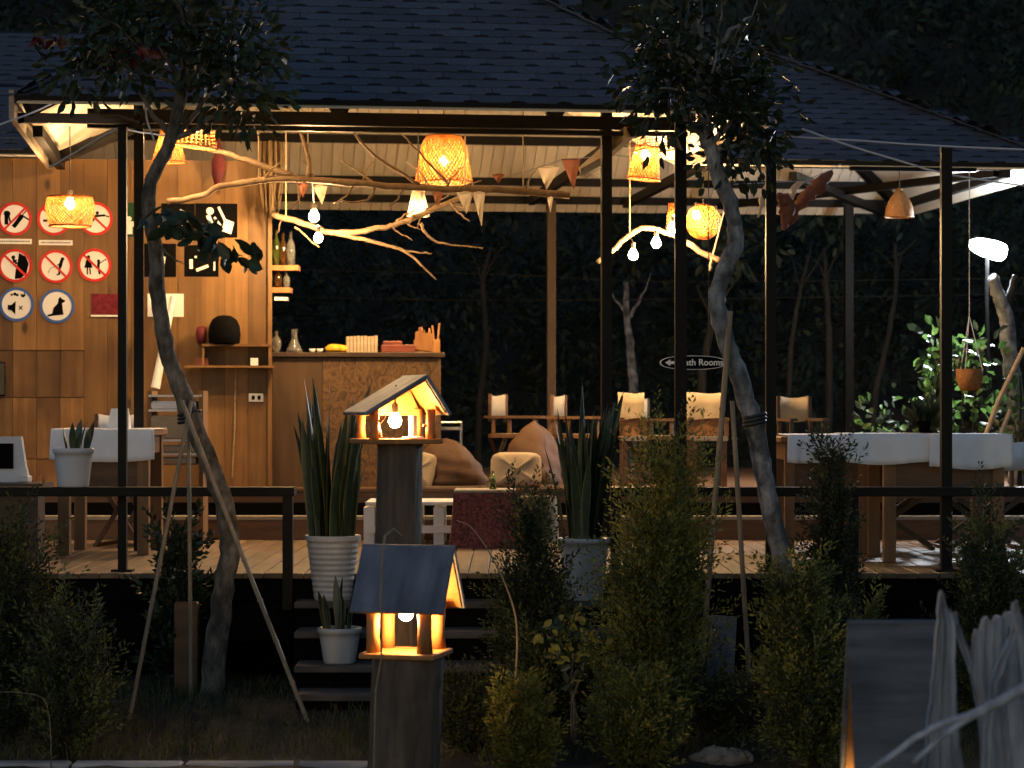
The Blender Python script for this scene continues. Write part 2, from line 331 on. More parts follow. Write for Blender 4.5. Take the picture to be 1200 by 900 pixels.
# raised rear floor with two risers
RF = 1.08
fl = MB().box((0, 19.4, RF - .06), (13, 6.4, .12)).build('raised_floor', M_brown_h); struct(fl)
MB().box((0, DB + .02, DZ + .07), (13, .03, .15)).build('riser', M_brown_h, fl)
MB().box((0, DB + .15, DZ + .152), (13, .30, .024)).build('tread', M_nose, fl)
MB().box((0, DB + .30, RF - .086), (13, .03, .14)).build('riser', M_brown_h, fl)
MB().box((0, DB + .31, RF + .006), (13, .06, .02)).build('tread_edge', M_brown_h, fl)
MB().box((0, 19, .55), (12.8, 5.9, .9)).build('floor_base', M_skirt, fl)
st = thing('garden_steps', 'dark wooden steps with pale nosings climbing from the garden to the deck', 'steps', (-.3, 12.2, .1))
for i, (z, D) in enumerate(((.608, 12.5), (.470, 12.25), (.317, 12.0), (.2, 11.75))):
    x0, x1 = GX(345, D), GX(790, D)
    MB().box(((x0 + x1) / 2, D + .12, z - .018), (x1 - x0, .28, .036), bev=.005).build('tread', M_stepwood, st)
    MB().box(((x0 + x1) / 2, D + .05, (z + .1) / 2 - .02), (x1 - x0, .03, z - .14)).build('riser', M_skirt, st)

# low steel railings
def railing(x0, x1, lab, posts):
    r = thing('deck_railing', lab, 'railing', ((x0 + x1) / 2, DF + .06, DZ - .2), group='low railings along the deck edge')
    MB().box(((x0 + x1) / 2, DF + .06, GZ(576, DF) - .002), (x1 - x0, .14, .05), bev=.004).build('top_rail', M_steel, r)
    for px in posts: MB().box((GX(px, DF), DF + .02, (DZ + GZ(580, DF)) / 2 - .1), (.055, .055, GZ(580, DF) - DZ + .2)).build('rail_post', M_steel, r)
railing(-3.6, GX(345, DF), 'low black steel deck railing in front of the plank walled cabin', (-60, 337))
railing(GX(716, DF), 3.6, 'low black steel deck railing in front of the cloth covered tables', (722, 1000, 1290))

# ------------------------------------------------------------------ pavilion (local axes u, v)
EV = 3.5; VB = 6.9; V1 = 2.9; UR = 7.55; UC = 4.52; UL = -4.0; KC = .7; KW = .577; VM = 4.9; ZM = EV + 2 * KW; ZC = EV + 2.26 * KC
pav = thing('pavilion', 'open timber and steel pavilion with blue grey hipped shingle roof over the deck', 'pavilion', (OX, OY, 0), TH)
def lb(mb, name, m, parent=pav, smooth=False): return mb.build(name, m, parent, smooth, world=False)
def sheet(polys, t=.03, flip=False):
    b = MB()
    for p in polys:
        p = [Vector(x) for x in p]; nrm = (p[1] - p[0]).cross(p[2] - p[0]).normalized()
        if nrm.z < 0: nrm = -nrm; p = p[::-1]
        n = len(p); vs = p + [x - nrm * t for x in p]
        b.add(vs, [tuple(range(n)), tuple(range(n, 2 * n))[::-1]] + [(i, i + n, (i + 1) % n + n, (i + 1) % n) for i in range(n)])
    return b
P_front = [(0, 0, EV), (UC, 0, EV), (2.26, 2.26, ZC)]
P_cright = [(UC, 0, EV), (UC, V1, EV), (2.87, VM, ZM), (2.26, VM, ZC), (2.26, 2.26, ZC)]
P_cleft = [(0, 0, EV), (2.26, 2.26, ZC), (2.26, VM, ZC), (1.65, VM, ZM), (0, V1, EV)]
P_right = [(UC, V1, EV), (UR, V1, EV), (UR - 2, VM, ZM), (2.87, VM, ZM)]
P_left = [(UL, V1, EV), (0, V1, EV), (1.65, VM, ZM), (UL + 2, VM, ZM)]
P_back = [(UL, VB, EV), (UL + 2, VM, ZM), (UR - 2, VM, ZM), (UR, VB, EV)]
P_rend = [(UR, V1, EV), (UR, VB, EV), (UR - 2, VM, ZM)]
P_lend = [(UL, V1, EV), (UL + 2, VM, ZM), (UL, VB, EV)]
P_gab = [(1.65, VM, ZM), (2.26, VM, ZC), (2.87, VM, ZM)]
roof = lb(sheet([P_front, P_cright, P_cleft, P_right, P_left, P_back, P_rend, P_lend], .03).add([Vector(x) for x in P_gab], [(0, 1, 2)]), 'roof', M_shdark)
# shingles
tabm = MB(); tw = .283
t_ = .011
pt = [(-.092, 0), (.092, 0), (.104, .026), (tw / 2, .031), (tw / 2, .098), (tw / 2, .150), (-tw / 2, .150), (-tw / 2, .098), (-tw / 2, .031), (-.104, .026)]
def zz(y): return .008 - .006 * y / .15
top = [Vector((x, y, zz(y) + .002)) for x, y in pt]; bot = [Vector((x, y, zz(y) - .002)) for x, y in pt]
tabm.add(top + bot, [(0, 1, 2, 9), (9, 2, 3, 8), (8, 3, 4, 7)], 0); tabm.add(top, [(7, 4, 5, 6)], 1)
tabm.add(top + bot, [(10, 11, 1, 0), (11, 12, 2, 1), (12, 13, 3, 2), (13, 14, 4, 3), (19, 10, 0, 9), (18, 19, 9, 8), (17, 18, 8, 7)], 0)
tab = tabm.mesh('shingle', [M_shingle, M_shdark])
cnt = [0]; rest = MB()
def inpoly(a, b, poly):
    c = False; n = len(poly)
    for i in range(n):
        x1, y1 = poly[i]; x2, y2 = poly[(i + 1) % n]
        if (y1 > b) != (y2 > b) and a < (x2 - x1) * (b - y1) / (y2 - y1) + x1: c = not c
    return c
def shingle_plane(poly, o, e, keep, rowh=.1):
    o = Vector(o); e = Vector(e).normalized(); P3 = [Vector(p) for p in poly]
    nrm = (P3[1] - P3[0]).cross(P3[2] - P3[0]).normalized()
    if nrm.z < 0: nrm = -nrm
    s = nrm.cross(e)
    if s.z < 0: s = -s; 
    e = s.cross(nrm)
    p2 = [((p - o).dot(e), (p - o).dot(s)) for p in P3]
    amin, amax = min(p[0] for p in p2), max(p[0] for p in p2); bmax = max(p[1] for p in p2)
    M0 = Matrix((e, s, nrm)).transposed().to_4x4()
    for r in range(int(bmax / rowh) + 1):
        b = r * rowh - .01
        a = amin - .3 + (.1425 if r % 2 else 0)
        while a < amax + .3:
            if inpoly(a, b + .05, p2) or inpoly(a - .07, b + .05, p2) or inpoly(a + .07, b + .05, p2):
                p = o + e * (a + random.uniform(-.004, .004)) + s * (b + random.uniform(-.003, .003)) + nrm * .003
                M = Matrix.Translation(p) @ M0 @ Matrix.Rotation(random.uniform(-.006, .006), 4, 'Z')
                wp = L2W(*p); px = 600 + wp.x / wp.y * F; py = HY - (wp.z - CZ) / wp.y * F
                vis = keep and -12 < px < 1212 and -10 < py < 200
                if vis and cnt[0] < 300:
                    cnt[0] += 1; link('shingle', tab, roof, M=M)
                else:
                    base = len(rest.v); rest.v += [tuple(M @ v.co) for v in tab.vertices]
                    for f in tab.polygons: rest.f.append(tuple(base + i for i in f.vertices)); rest.m.append(f.material_index)
            a += .285
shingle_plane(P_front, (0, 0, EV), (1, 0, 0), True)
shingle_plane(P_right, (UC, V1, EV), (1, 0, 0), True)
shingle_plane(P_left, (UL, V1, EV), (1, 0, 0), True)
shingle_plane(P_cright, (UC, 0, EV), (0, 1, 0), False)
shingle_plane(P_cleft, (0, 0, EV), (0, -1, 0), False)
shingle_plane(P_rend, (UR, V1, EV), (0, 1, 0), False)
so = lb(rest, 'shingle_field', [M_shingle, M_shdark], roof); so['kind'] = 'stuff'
def hipcap(a, b):
    a, b = Vector(a), Vector(b); n = int((b - a).length / .18); m = MB()
    for i in range(n):
        p = a.lerp(b, i / n); q = a.lerp(b, (i + 1.25) / n); m.bar(p + Vector((0, 0, .022)), q + Vector((0, 0, .012)), .13, .012)
    lb(m, 'hip_cap', M_shingle, roof)
hipcap((UC, 0, EV), (2.26, 2.26, ZC)); hipcap((0, 0, EV), (2.26, 2.26, ZC)); hipcap((UR, V1, EV), (UR - 2, VM, ZM)); hipcap((UR - 2, VM, ZM), (2.87, VM, ZM))
# eave drip edges
def eave(a, b, nm, m, ht=.03, th=.022, dz=-.006): lb(MB().bar(Vector(a) + Vector((0, 0, dz)), Vector(b) + Vector((0, 0, dz)), th, ht), nm, m)
eave((0, 0, EV), (UC, 0, EV), 'eave_trim', M_steel); eave((UC, V1, EV), (UR, V1, EV), 'eave_trim', M_steel); eave((UL, V1, EV), (0, V1, EV), 'eave_trim', M_steel)
eave((UL, VB, EV), (UR, VB, EV), 'eave_trim', M_steel, .07); eave((UR, V1, EV), (UR, VB, EV), 'eave_trim', M_brown, .06)
eave((-.03, 0, EV + .01), (-.03, V1, EV + .01), 'fascia_board', M_fascia, .17, .03, -.06); eave((UC, 0, EV), (UC, V1, EV), 'fascia_board', M_fascia, .13, .03, -.05)
# ceiling lining: panels on the rear slope, boards elsewhere
ceil = lb(sheet([[(x, y, z - .034) for x, y, z in p] for p in (P_front, P_cright, P_cleft, P_right, P_left, P_rend)], .012), 'ceiling', M_ceil)
cp = MB(); cl = 1.75; ca = math.atan(KW)
cp.box((0, 0, 0), (.088, cl, .010), bev=.003); cpm = cp.mesh('ceiling_panel', M_ceil)
for i in range(98):
    u = -2.1 + i * .093
    tt = min(cl, (UR - u - .02) / math.cos(ca) if u > UR - 2 else cl)
    if u > UR - .1: break
    vm = VB - .02 - cl / 2 * math.cos(ca); zm = EV - .055 + (cl / 2) * math.sin(ca)
    o = link('ceiling_panel', cpm, ceil, (u, vm, zm + random.uniform(-.001, .001)), (-ca, 0, 0))
    if tt < cl:
        o.scale = (1, tt / cl, 1); o.location = (u, VB - .02 - tt / 2 * math.cos(ca), EV - .055 + tt / 2 * math.sin(ca))
lb(sheet([[(x, y, z - .035) for x, y, z in P_back]], .008), 'ceiling_backing', M_ceil, ceil)
# frame
def beam(a, b, wd=.08, ht=.1, nm='beam', m=M_steel): return lb(MB().bar(a, b, wd, ht), nm, m)
BZ = 3.52
pu, pv = .672, 1.046
p714 = W2L(P(714, 500, 14.95)); 
for (u, v, z0, z1, wd) in ((pu, pv, DZ, 4.15, .062), (p714.x, pv, DZ, 4.1, .066)):
    lb(MB().box((u, v, (z0 + z1) / 2), (wd, wd, z1 - z0)), 'post', M_steel)
q = W2L(P(655, 400, 19.9)); lb(MB().box((q.x, 6.35, (RF + 3.5) / 2), (.075, .075, 3.5 - RF)), 'post', M_postwood)
q = W2L(P(1000, 400, 20.6)); lb(MB().box((q.x, 6.4, (RF + 3.5) / 2), (.075, .075, 3.5 - RF)), 'post', M_steel)
beam((.35, pv, BZ), (UC - .3, pv, BZ), .07, .085); beam((.35, pv - .05, BZ - .07), (UC - .3, pv - .05, BZ - .07), .05, .03, 'beam_flange')
for u in (1.95, 3.35):
    beam((u, pv, BZ), (u, pv, EV + pv * KC - .1), .06, .06, 'king_post'); beam((u - .28, pv, EV + pv * KC - .15), (u - .03, pv, BZ + .05), .045, .045, 'strut'); beam((u + .28, pv, EV + pv * KC - .15), (u + .03, pv, BZ + .05), .045, .045, 'strut')
for v in (6.42, 6.66): beam((UL, v, EV - .11 + (VB - v) * KW), (UR - (VB - v), v, EV - .11 + (VB - v) * KW), .06, .065, 'purlin')
for v in (5.9, ): beam((UL, v, EV - .11 + (VB - v) * KW), (UR - (VB - v), v, EV - .11 + (VB - v) * KW), .06, .07, 'purlin')
for a, b in (((0.06, .06, EV - .07), (2.26, 2.26, ZC - .1)), ((UC - .06, .06, EV - .07), (2.26, 2.26, ZC - .1)), ((UR - .05, V1 + .05, EV - .08), (UR - 2, VM, ZM - .1)), ((UR - .05, VB - .05, EV - .08), (UR - 2, VM, ZM - .1))):
    beam(a, b, .06, .09, 'hip_rafter')
beam((.05, .9, EV - .10), (.05, V1, EV - .10), .06, .07, 'side_beam'); beam((-.0, .25, EV - .10), (pu, pv, BZ - .02), .06, .06, 'brace'); beam((.0, V1 - .25, EV - .1), (pu + .2, pv + .5, BZ + .1), .06, .07, 'brace')
beam((4.75, V1 + .35, EV + .02), (UR - .35, V1 + .35, EV + .02), .06, .07, 'beam'); beam((4.75, 6.4, EV - .02), (4.75, V1 + .2, EV - .02), .06, .07, 'tie_beam')
beam((UR - .4, V1 + .3, EV - .04), (UR - .4, 6.5, EV - .04), .06, .07, 'tie_beam'); beam((5.6, 6.4, EV - .03), (7.1, 3.3, EV - .03), .06, .06, 'brace'); beam((7.1, 6.4, EV - .07), (5.5, 3.3, EV - .07), .06, .06, 'brace')
q1 = W2L(P(683, 203, 15.4)); q2 = W2L(P(737, 155, 15.0)); beam((q1.x, q1.y, q1.z), (q2.x, q2.y, q2.z), .05, .08, 'brace', M_fascia)
beam((q2.x, q2.y, q2.z), (p714.x + .3, pv, BZ), .05, .06, 'brace'); beam((p714.x, pv, q1.z + .05), (q1.x, q1.y, q1.z), .045, .05, 'brace')
for u in (-1.5, 3.9): beam((u, pv, BZ - .02), (u, 6.4, BZ - .02), .05, .08, 'tie_beam')

# front row of free-standing poles on the deck edge
for px, ty, wd, lab in ((138, 147, 10, 'slim black steel pole on the deck edge before the prohibition signs'), (800, 118, 13.5, 'tall black steel pole on the deck edge beside the oval rest room sign'),
                        (907, 150, 12, 'black steel pole on the deck edge beside the pale mottled leaning tree'), (1115, 172, 12.5, 'black steel pole on the deck edge before the bright flood lamp shrubs')):
    x = GX(px, DF); z1 = GZ(ty, DF); z0 = DZ - .0; s_ = S(wd, DF); ro = thing('steel_pole', lab, 'pole', (x, DF + .16, z0), group='steel poles along the deck edge')
    MB().box((x, DF + .16, (z0 + z1) / 2), (s_, s_, z1 - z0), bev=.004).build('shaft', M_steel, ro)
    MB().box((x, DF + .16, z1 + .004), (s_ + .006, s_ + .006, .012)).build('cap', M_steel, ro)
    MB().box((x, DF + .16, z0 + .006), (s_ + .07, s_ + .05, .010)).build('base_plate', M_steel, ro)
# ------------------------------------------------------------------ cabin
cab = thing('plank_cabin', 'warm lit knotty pine cabin wall covered with round signs and posters', 'cabin', tuple(L2W(0, 3.0, RF)), TH)
VW = 3.0; cabloc = W2L(L2W(0, 3.0, RF))
def cb(mb, name, m, parent=cab): return mb.build(name, m, parent, world=False)
wu1 = 1.548; ztop = 3.46
cb(MB().box(((wu1 - 4) / 2, .09, (ztop - RF) / 2), (wu1 + 4, .06, ztop - RF)), 'wall_backing', M_darkwood)
cb(MB().box((wu1 - .04, 1.0, (ztop - RF) / 2), (.06, 1.8, ztop - RF)), 'side_wall', M_pine)
pw = .168
def wplank(u, z0, z1, m):
    d = random.uniform(-.003, .003)
    o = cb(MB().box((0, 0, 0), (pw - .0025, .022, z1 - z0 - .005), bev=.002), 'plank', m); o.location = (u, .045 + d, (z0 + z1) / 2 - RF)
z410 = GZ(411, 16.6); z465 = GZ(466, 16.6); z540 = GZ(538, 16.6)
for i in range(26):
    u = wu1 - pw / 2 - i * pw
    if u > .28:
        wplank(u, RF, ztop, M_pine)
    else:
        wplank(u, z410, ztop, M_pine); wplank(u, z465, z410, M_pine_old); wplank(u, z540, z465, M_pine_old); wplank(u, RF, z540, M_pine_old)
cb(MB().box((wu1 - .01, .035, (ztop - RF) / 2), (.03, .06, ztop - RF)), 'corner_trim', M_pine)

# wall-mounted things
def wthing(name, lab, cat, px, py, v=VW, group=None, off=.0):
    p = WALL(px, py, v); o = thing(name, lab, cat, p, TH, group); return o, p.y
def circ(r, n=36, c=(0, 0)): return [(c[0] + r * math.cos(2 * math.pi * k / n), c[1] + r * math.sin(2 * math.pi * k / n)) for k in range(n)]
def ring(mb, r1, r2, t, y0=0, n=40):
    vs = []; 
    for k in range(n):
        a = 2 * math.pi * k / n
        for r, y in ((r1, y0), (r1, y0 - t), (r2, y0 - t), (r2, y0)): vs.append((r * math.cos(a), y, r * math.sin(a)))
    fs = [(k * 4 + j, k * 4 + (j + 1) % 4, ((k + 1) % n) * 4 + (j + 1) % 4, ((k + 1) % n) * 4 + j) for k in range(n) for j in range(4)]
    return mb.add(vs, fs)
def T2(dx=0, dz=0, y=0, s=1, rot=0): return Matrix.Translation((dx, y, dz)) @ Matrix.Rotation(rot, 4, 'Y') @ Matrix.Diagonal((s, 1, s, 1))
def limb(mb, x1, z1, x2, z2, wd, y):
    d = Vector((x2 - x1, z2 - z1)); n_ = Vector((-d.y, d.x)).normalized() * wd / 2
    mb.prism([(x1 + n_.x, z1 + n_.y), (x1 - n_.x, z1 - n_.y), (x2 - n_.x, z2 - n_.y), (x2 + n_.x, z2 + n_.y)][::-1], .0012, T2(y=y))
def picto(kind, r, y):
    m = MB(); c = lambda x, z, q: m.prism(circ(q * r, 14, (x * r, z * r)), .0012, T2(y=y)); l_ = lambda a, b, c_, d, w_: limb(m, a * r, b * r, c_ * r, d * r, w_ * r, y)
    if kind == 'swing': c(-.45, .3, .2); l_(-.5, .3, -.5, -.35, .22); l_(-.35, .15, -.25, -.3, .1); l_(-.1, -.5, .45, .2, .26); l_(.4, .22, .95, -.15, .1); l_(.3, .05, .7, .5, .07)
    elif kind == 'smoke': l_(-.65, -.1, .35, -.1, .14); l_(.4, -.1, .6, -.1, .14)
    elif kind == 'gun': l_(-.2, .15, .55, .2, .14); l_(-.1, .1, -.2, -.15, .14); c(.1, .35, .1); l_(.5, .2, .8, .1, .08)
    elif kind == 'cliff':
        c(-.1, .5, .12); l_(-.12, .4, .1, .1, .14); l_(.1, .35, -.2, .15, .1)
        m.prism([(.25 * r, .75 * r), (.1 * r, .0), (.0, -.35 * r), (-.05 * r, -.8 * r), (.3 * r, -.78 * r), (.65 * r, -.5 * r), (.8 * r, .1 * r), (.62 * r, .55 * r)], .0012, T2(y=y))
    elif kind == 'pee': c(.4, .45, .11); l_(.36, .38, .25, -.05, .2); l_(.25, .0, .2, -.5, .13); l_(.3, .25, .08, .05, .07); l_(.05, 0, -.3, -.1, .03); l_(-.3, -.1, -.45, -.4, .03); l_(.2, -.48, .05, -.5, .08)
    elif kind == 'pair':
        c(-.35, .5, .11); m.prism([(-.45 * r, .4 * r), (-.62 * r, -.15 * r), (-.12 * r, -.15 * r), (-.25 * r, .4 * r)], .0012, T2(y=y)); l_(-.42, -.1, -.44, -.55, .08); l_(-.28, -.1, -.26, -.55, .08)
        c(.25, .25, .1); l_(.25, .18, .22, -.2, .16); l_(.22, -.15, .3, -.55, .12); l_(.3, .1, .6, .3, .06); c(.66, .32, .05)
    elif kind == 'mute':
        m.prism([(-.5 * r, -.05 * r), (-.5 * r, -.35 * r), (-.3 * r, -.35 * r), (-.05 * r, -.6 * r), (-.05 * r, .2 * r), (-.3 * r, -.05 * r)], .0012, T2(y=y))
        l_(.15, -.08, .35, -.3, .06); l_(.35, -.08, .15, -.3, .06)
        m.prism([(.2 * r, .62 * r), (.38 * r, .6 * r), (.42 * r, .75 * r), (.5 * r, .55 * r), (.4 * r, .42 * r), (.25 * r, .45 * r)], .0012, T2(y=y)); c(-.3, .55, .07); c(-.12, .6, .1); c(.02, .55, .08)
    elif kind == 'dog':
        m.prism([(-.6 * r, -.5 * r), (-.3 * r, -.42 * r), (-.22 * r, -.1 * r), (.05 * r, .15 * r), (.1 * r, .42 * r), (.22 * r, .55 * r), (.28 * r, .44 * r), (.5 * r, .3 * r), (.42 * r, .2 * r), (.3 * r, .16 * r), (.32 * r, -.2 * r), (.36 * r, -.52 * r), (-.3 * r, -.56 * r), (-.55 * r, -.6 * r)], .0012, T2(y=y))
    return m
def roundsign(px, py, rad, col, kind, slash, lab):
    o, D = wthing('round_sign', lab, 'sign', px, py, group='round signs on the plank wall'); r = S(rad, D)
    y0 = .030
    o.rotation_euler[1] = random.uniform(-.05, .05)
    cb(MB().prism(circ(r)[::-1], .004, T2(y=y0)), 'disc', M_signw, o)
    cb(picto(kind, r, y0 - .004), 'pictogram', M_black, o)
    cb(ring(MB(), r * .84, r * 1.005, .003, y0 - .004), 'border', col, o)
    if slash:
        s_ = slash; m = MB(); limb(m, -.6 * r * s_, .6 * r, .6 * r * s_, -.6 * r, .13 * r, y0 - .0053); cb(m, 'slash', M_red, o)
roundsign(17, 256, 19.5, M_red, 'swing', -1, 'red ringed prohibition sign with long haired swinging figure, slash rising right')
roundsign(63, 256, 19.5, M_red, 'smoke', 1, 'red ringed prohibition sign with black bar half hidden behind hanging woven lamp')
roundsign(112, 256, 19.5, M_red, 'gun', 1, 'red ringed prohibition sign beside the slim pole right of woven drum lamp')
roundsign(17.5, 311, 19.5, M_red, 'cliff', 1, 'red ringed prohibition sign with dark rock mass and leaning figure')
roundsign(65, 312, 19.5, M_red, 'pee', 1, 'red ringed prohibition sign with one small standing figure')
roundsign(110.5, 310.5, 19.5, M_red, 'pair', 1, 'red ringed prohibition sign with skirted figure and second figure')
roundsign(19, 356.5, 20, M_blue, 'mute', 0, 'blue ringed sign with muted loudspeaker and moon')
roundsign(66.5, 358.5, 20, M_blue, 'dog', 0, 'blue ringed sign with black sitting dog')
for px, py, lab in ((17, 282.5, 'thin white caption strip under the swinging figure sign'), (65, 284, 'thin white caption strip under the sign behind the lamp')):
    o, D = wthing('caption_strip', lab, 'label strip', px, py); w_ = S(39, D); h_ = S(6, D)
    cb(MB().box((0, .031, 0), (w_, .004, h_)), 'strip', M_signw, o); m = MB(); x = -w_ * .44
    while x < w_ * .42:
        q = random.uniform(.006, .014); m.box((x + q / 2, .0285, 0), (q, .001, h_ * .28)); x += q + .004
    cb(m, 'print', M_greyplank, o)
def poster(x0, y0, x1, y1, m, lab, draw, nm='poster'):
    o, D = wthing(nm, lab, nm.replace('_', ' '), (x0 + x1) / 2, (y0 + y1) / 2, group='small posters on the plank wall'); w_, h_ = S(x1 - x0, D), S(y1 - y0, D)
    cb(MB().box((0, .031, 0), (w_, .004, h_)), 'board', m, o); mm = MB(); draw(mm, w_ / 2, h_ / 2)
    if mm.v: cb(mm, 'print', M_signw, o)
Y = .0288
def d_fig(m, w, h): m.prism(circ(w * .3, 14, (0, h * .05)), .001, T2(y=Y)); m.prism([(-w * .75, -h * .25), (-w * .6, -h * .1), (w * .6, -h * .1), (w * .75, -h * .25), (w * .62, -h * .5), (w * .4, -h * .35), (w * .4, -h * .85), (-w * .4, -h * .85), (-w * .4, -h * .35), (-w * .62, -h * .5)][::-1], .001, T2(y=Y))
def d_bag(m, w, h): limb(m, w * .1, h * .8, w * .5, -h * .2, w * .12, Y); m.prism([(w * .4, h * .1), (w * .85, -h * .1), (w * .7, -h * .8), (w * .25, -h * .6)][::-1], .001, T2(y=Y)); m.prism(circ(h * .22, 12, (-w * .3, h * .55)), .001, T2(y=Y)); limb(m, -w * .4, h * .3, -w * .1, -h * .6, w * .2, Y); limb(m, -w * .1, h * .2, w * .2, -h * .3, w * .1, Y)
def d_marks(m, w, h):
    for x, z, q in ((-.5, .5, .3), (.1, .6, .25), (-.2, .1, .35), (.4, .2, .3), (.2, -.4, .4), (-.5, -.5, .25)): limb(m, x * w, z * h, (x + q) * w, (z - q * .5) * h, w * .14, Y)
def d_drum(m, w, h): limb(m, -w * .6, h * .1, -w * .6, -h * .5, w * .2, Y); limb(m, -.3 * w, -.6 * h, .4 * w, -.3 * h, w * .18, Y); limb(m, w * .75, h * .5, w * .75, -h * .6, w * .1, Y); limb(m, -w * .4, h * .25, .2 * w, h * .25, w * .12, Y)
def d_bottle(m, w, h): m.prism([(-w * .2, -h * .8), (w * .2, -h * .8), (w * .35, h * .2), (-w * .35, h * .2)], .001, T2(y=Y)); limb(m, 0, h * .5, 0, h * .8, w * .2, Y)
poster(141, 237, 161, 277, M_green, 'dark green poster with white torso figure between two black poles', d_fig)
poster(189, 238, 228, 277, M_black, 'black poster with scattered white marks behind the leaning trunk', d_marks)
poster(229, 238, 278, 278, M_black, 'black poster with white figure and pale bag', d_bag)
poster(169, 285, 206, 324, M_black, 'narrow black poster with white bottle shape behind the trunk', d_bottle)
poster(216, 287, 256, 324, M_black, 'black poster with white curved strokes above the dome shaped black bag', d_drum)
poster(107, 344, 148, 368, M_maroonp, 'small maroon plate on pale ledge crossed by the slim pole', lambda m, w, h: m.box((0, .03, -h - .012), (w * 2.05, .02, .012)), 'wall_plate')
poster(173, 344, 215, 371, M_signw, 'small pale framed picture behind the leaning trunk', lambda m, w, h: None, 'picture')
# rolled paper
p0, p1 = WALL(203, 348, VW - .06), WALL(182, 455, VW - .12)
tag(MB().tube([p0, p1], [.022, .034], 12).build('paper_roll', M_signw), 'long pale paper roll leaning against the plank wall', 'paper roll')
# shelf with dome bag
sh = thing('wall_shelf', 'small open pine wall shelf carrying a black dome shaped bag', 'shelf', WALL(277, 430, VW), TH)
D = 16.7; w_ = S(80, D)
cb(MB().box((0, -.06, S(25, D)), (w_, .16, .018)), 'board', M_pine, sh); cb(MB().box((-.05, -.06, 0), (w_ * 1.3, .14, .016)), 'board', M_pine, sh)
cb(MB().box((-w_ / 2 + .01, -.06, S(13, D)), (.016, .14, S(24, D))), 'side', M_pine, sh); cb(MB().box((w_ / 2 - .01, -.06, S(13, D)), (.016, .14, S(24, D))), 'side', M_pine, sh)
p = WALL(263, 404, VW - .07); b = MB(); b.lathe([(.001, .215), (.05, .208), (.09, .18), (.112, .13), (.118, .07), (.112, .015), (.10, .0), (.001, .0)], 22, p)
tag(b.build('dome_bag', M_black, smooth=True), 'black dome shaped bag sitting on the pine shelf', 'bag')
p = WALL(236, 404, VW - .05); tag(MB().lathe([(.001, .14), (.03, .13), (.042, .08), (.035, .03), (.02, 0), (.001, 0)], 12, p + Vector((0, 0, .0))).build('red_pouch', M_redcloth, smooth=True), 'dark red fabric pouch beside the black dome bag', 'pouch')
for px, w2, c_, lab in ((237, 14, M_redbox, 'small dull red carton on the lower pine shelf'), (298, 9, M_paint, 'tiny white box at the end of the lower pine shelf')):
    p = WALL(px, 430, VW - .06); tag(MB().box((p.x, p.y, p.z + .008 + S(9, D) / 2), (S(w2, D), .06, S(9, D)), (0, 0, TH), bev=.003).build('small_box', c_), lab, 'box')
# outlet & cable
o, D = wthing('wall_outlet', 'white double wall outlet with dark sockets on the pine wall', 'outlet', 300, 466)
cb(MB().box((0, .028, 0), (S(17, D), .015, S(10, D)), bev=.003), 'plate', M_paint, o); cb(MB().box((-.02, .0195, 0), (.022, .003, .03)), 'socket', M_black, o); cb(MB().box((.022, .0195, 0), (.022, .003, .03)), 'socket', M_black, o)
tag(MB().tube([WALL(276, 432, VW + .02), WALL(275, 500, VW + .015), WALL(272, 560, VW + .02)], .006, 6).build('wall_cable', M_rope), 'thin brown cable running down the pine wall below the shelf', 'cable')
# hanging dried red bundles and straw basket at the wall top
p = WALL(257, 178, VW - .05); tag(MB().tube([p + Vector((0, 0, .1)), p, p - Vector((0, 0, .06)), p - Vector((.01, 0, .16)), p - Vector((.02, 0, .26))], [.004, .03, .05, .045, .008], 9, .2).build('red_bundle', M_redcloth, smooth=True), 'dark red dried bundle hanging high on the pine wall', 'bundle')
p = WALL(316, 186, VW - .12); ms = MB()
for k in range(60):
    a = random.uniform(0, 6.28); r0 = random.uniform(.02, .1); ms.tube([p + Vector((math.cos(a) * r0, math.sin(a) * r0, .12)), p + Vector((math.cos(a) * r0 * 1.1, math.sin(a) * r0, -.1)), p + Vector((math.cos(a) * r0 * .5 + random.uniform(-.02, .02), math.sin(a) * r0 * .5, random.uniform(-.45, -.3)))], [.008, .007, .003], 4)
tag(ms.build('straw_bundle', M_straw), 'brown straw bundle hanging at the pine wall corner', 'straw bundle')
# white rack of folded cloth by wall
D = 15.4; rk = thing('cloth_rack', 'wooden rack stacked with folded cream cloths against the pine wall', 'rack', (GX(205, D), D + .1, DZ), 0)
for px in (176, 236):
    MB().box((GX(px, D), D + .1, (DZ + GZ(458, D)) / 2), (.03, .25, GZ(458, D) - DZ)).build('side', M_pine, rk)
for py in (464, 481, 516, 532): MB().box((GX(206, D), D + .1, GZ(py, D)), (S(62, D), .28, .014)).build('shelf', M_paint, rk)
for k, (py, h) in enumerate(((480, 10), (515, 28), (531, 9), (545, 9))):
    tag(MB().box((GX(204, D), D + .08, GZ(py, D) + S(h, D) / 2), (S(52, D), .22, S(h, D)), bev=.012).build('folded_cloth', M_cream if k else M_white), ('pale folded cloth on the top shelf of the rack', 'thick cream folded cloth filling the middle of the rack', 'thin cream folded cloth on the third shelf of the rack', 'thin cream folded cloth in the bottom of the rack')[k], 'cloth', 'folded cloths in the rack')
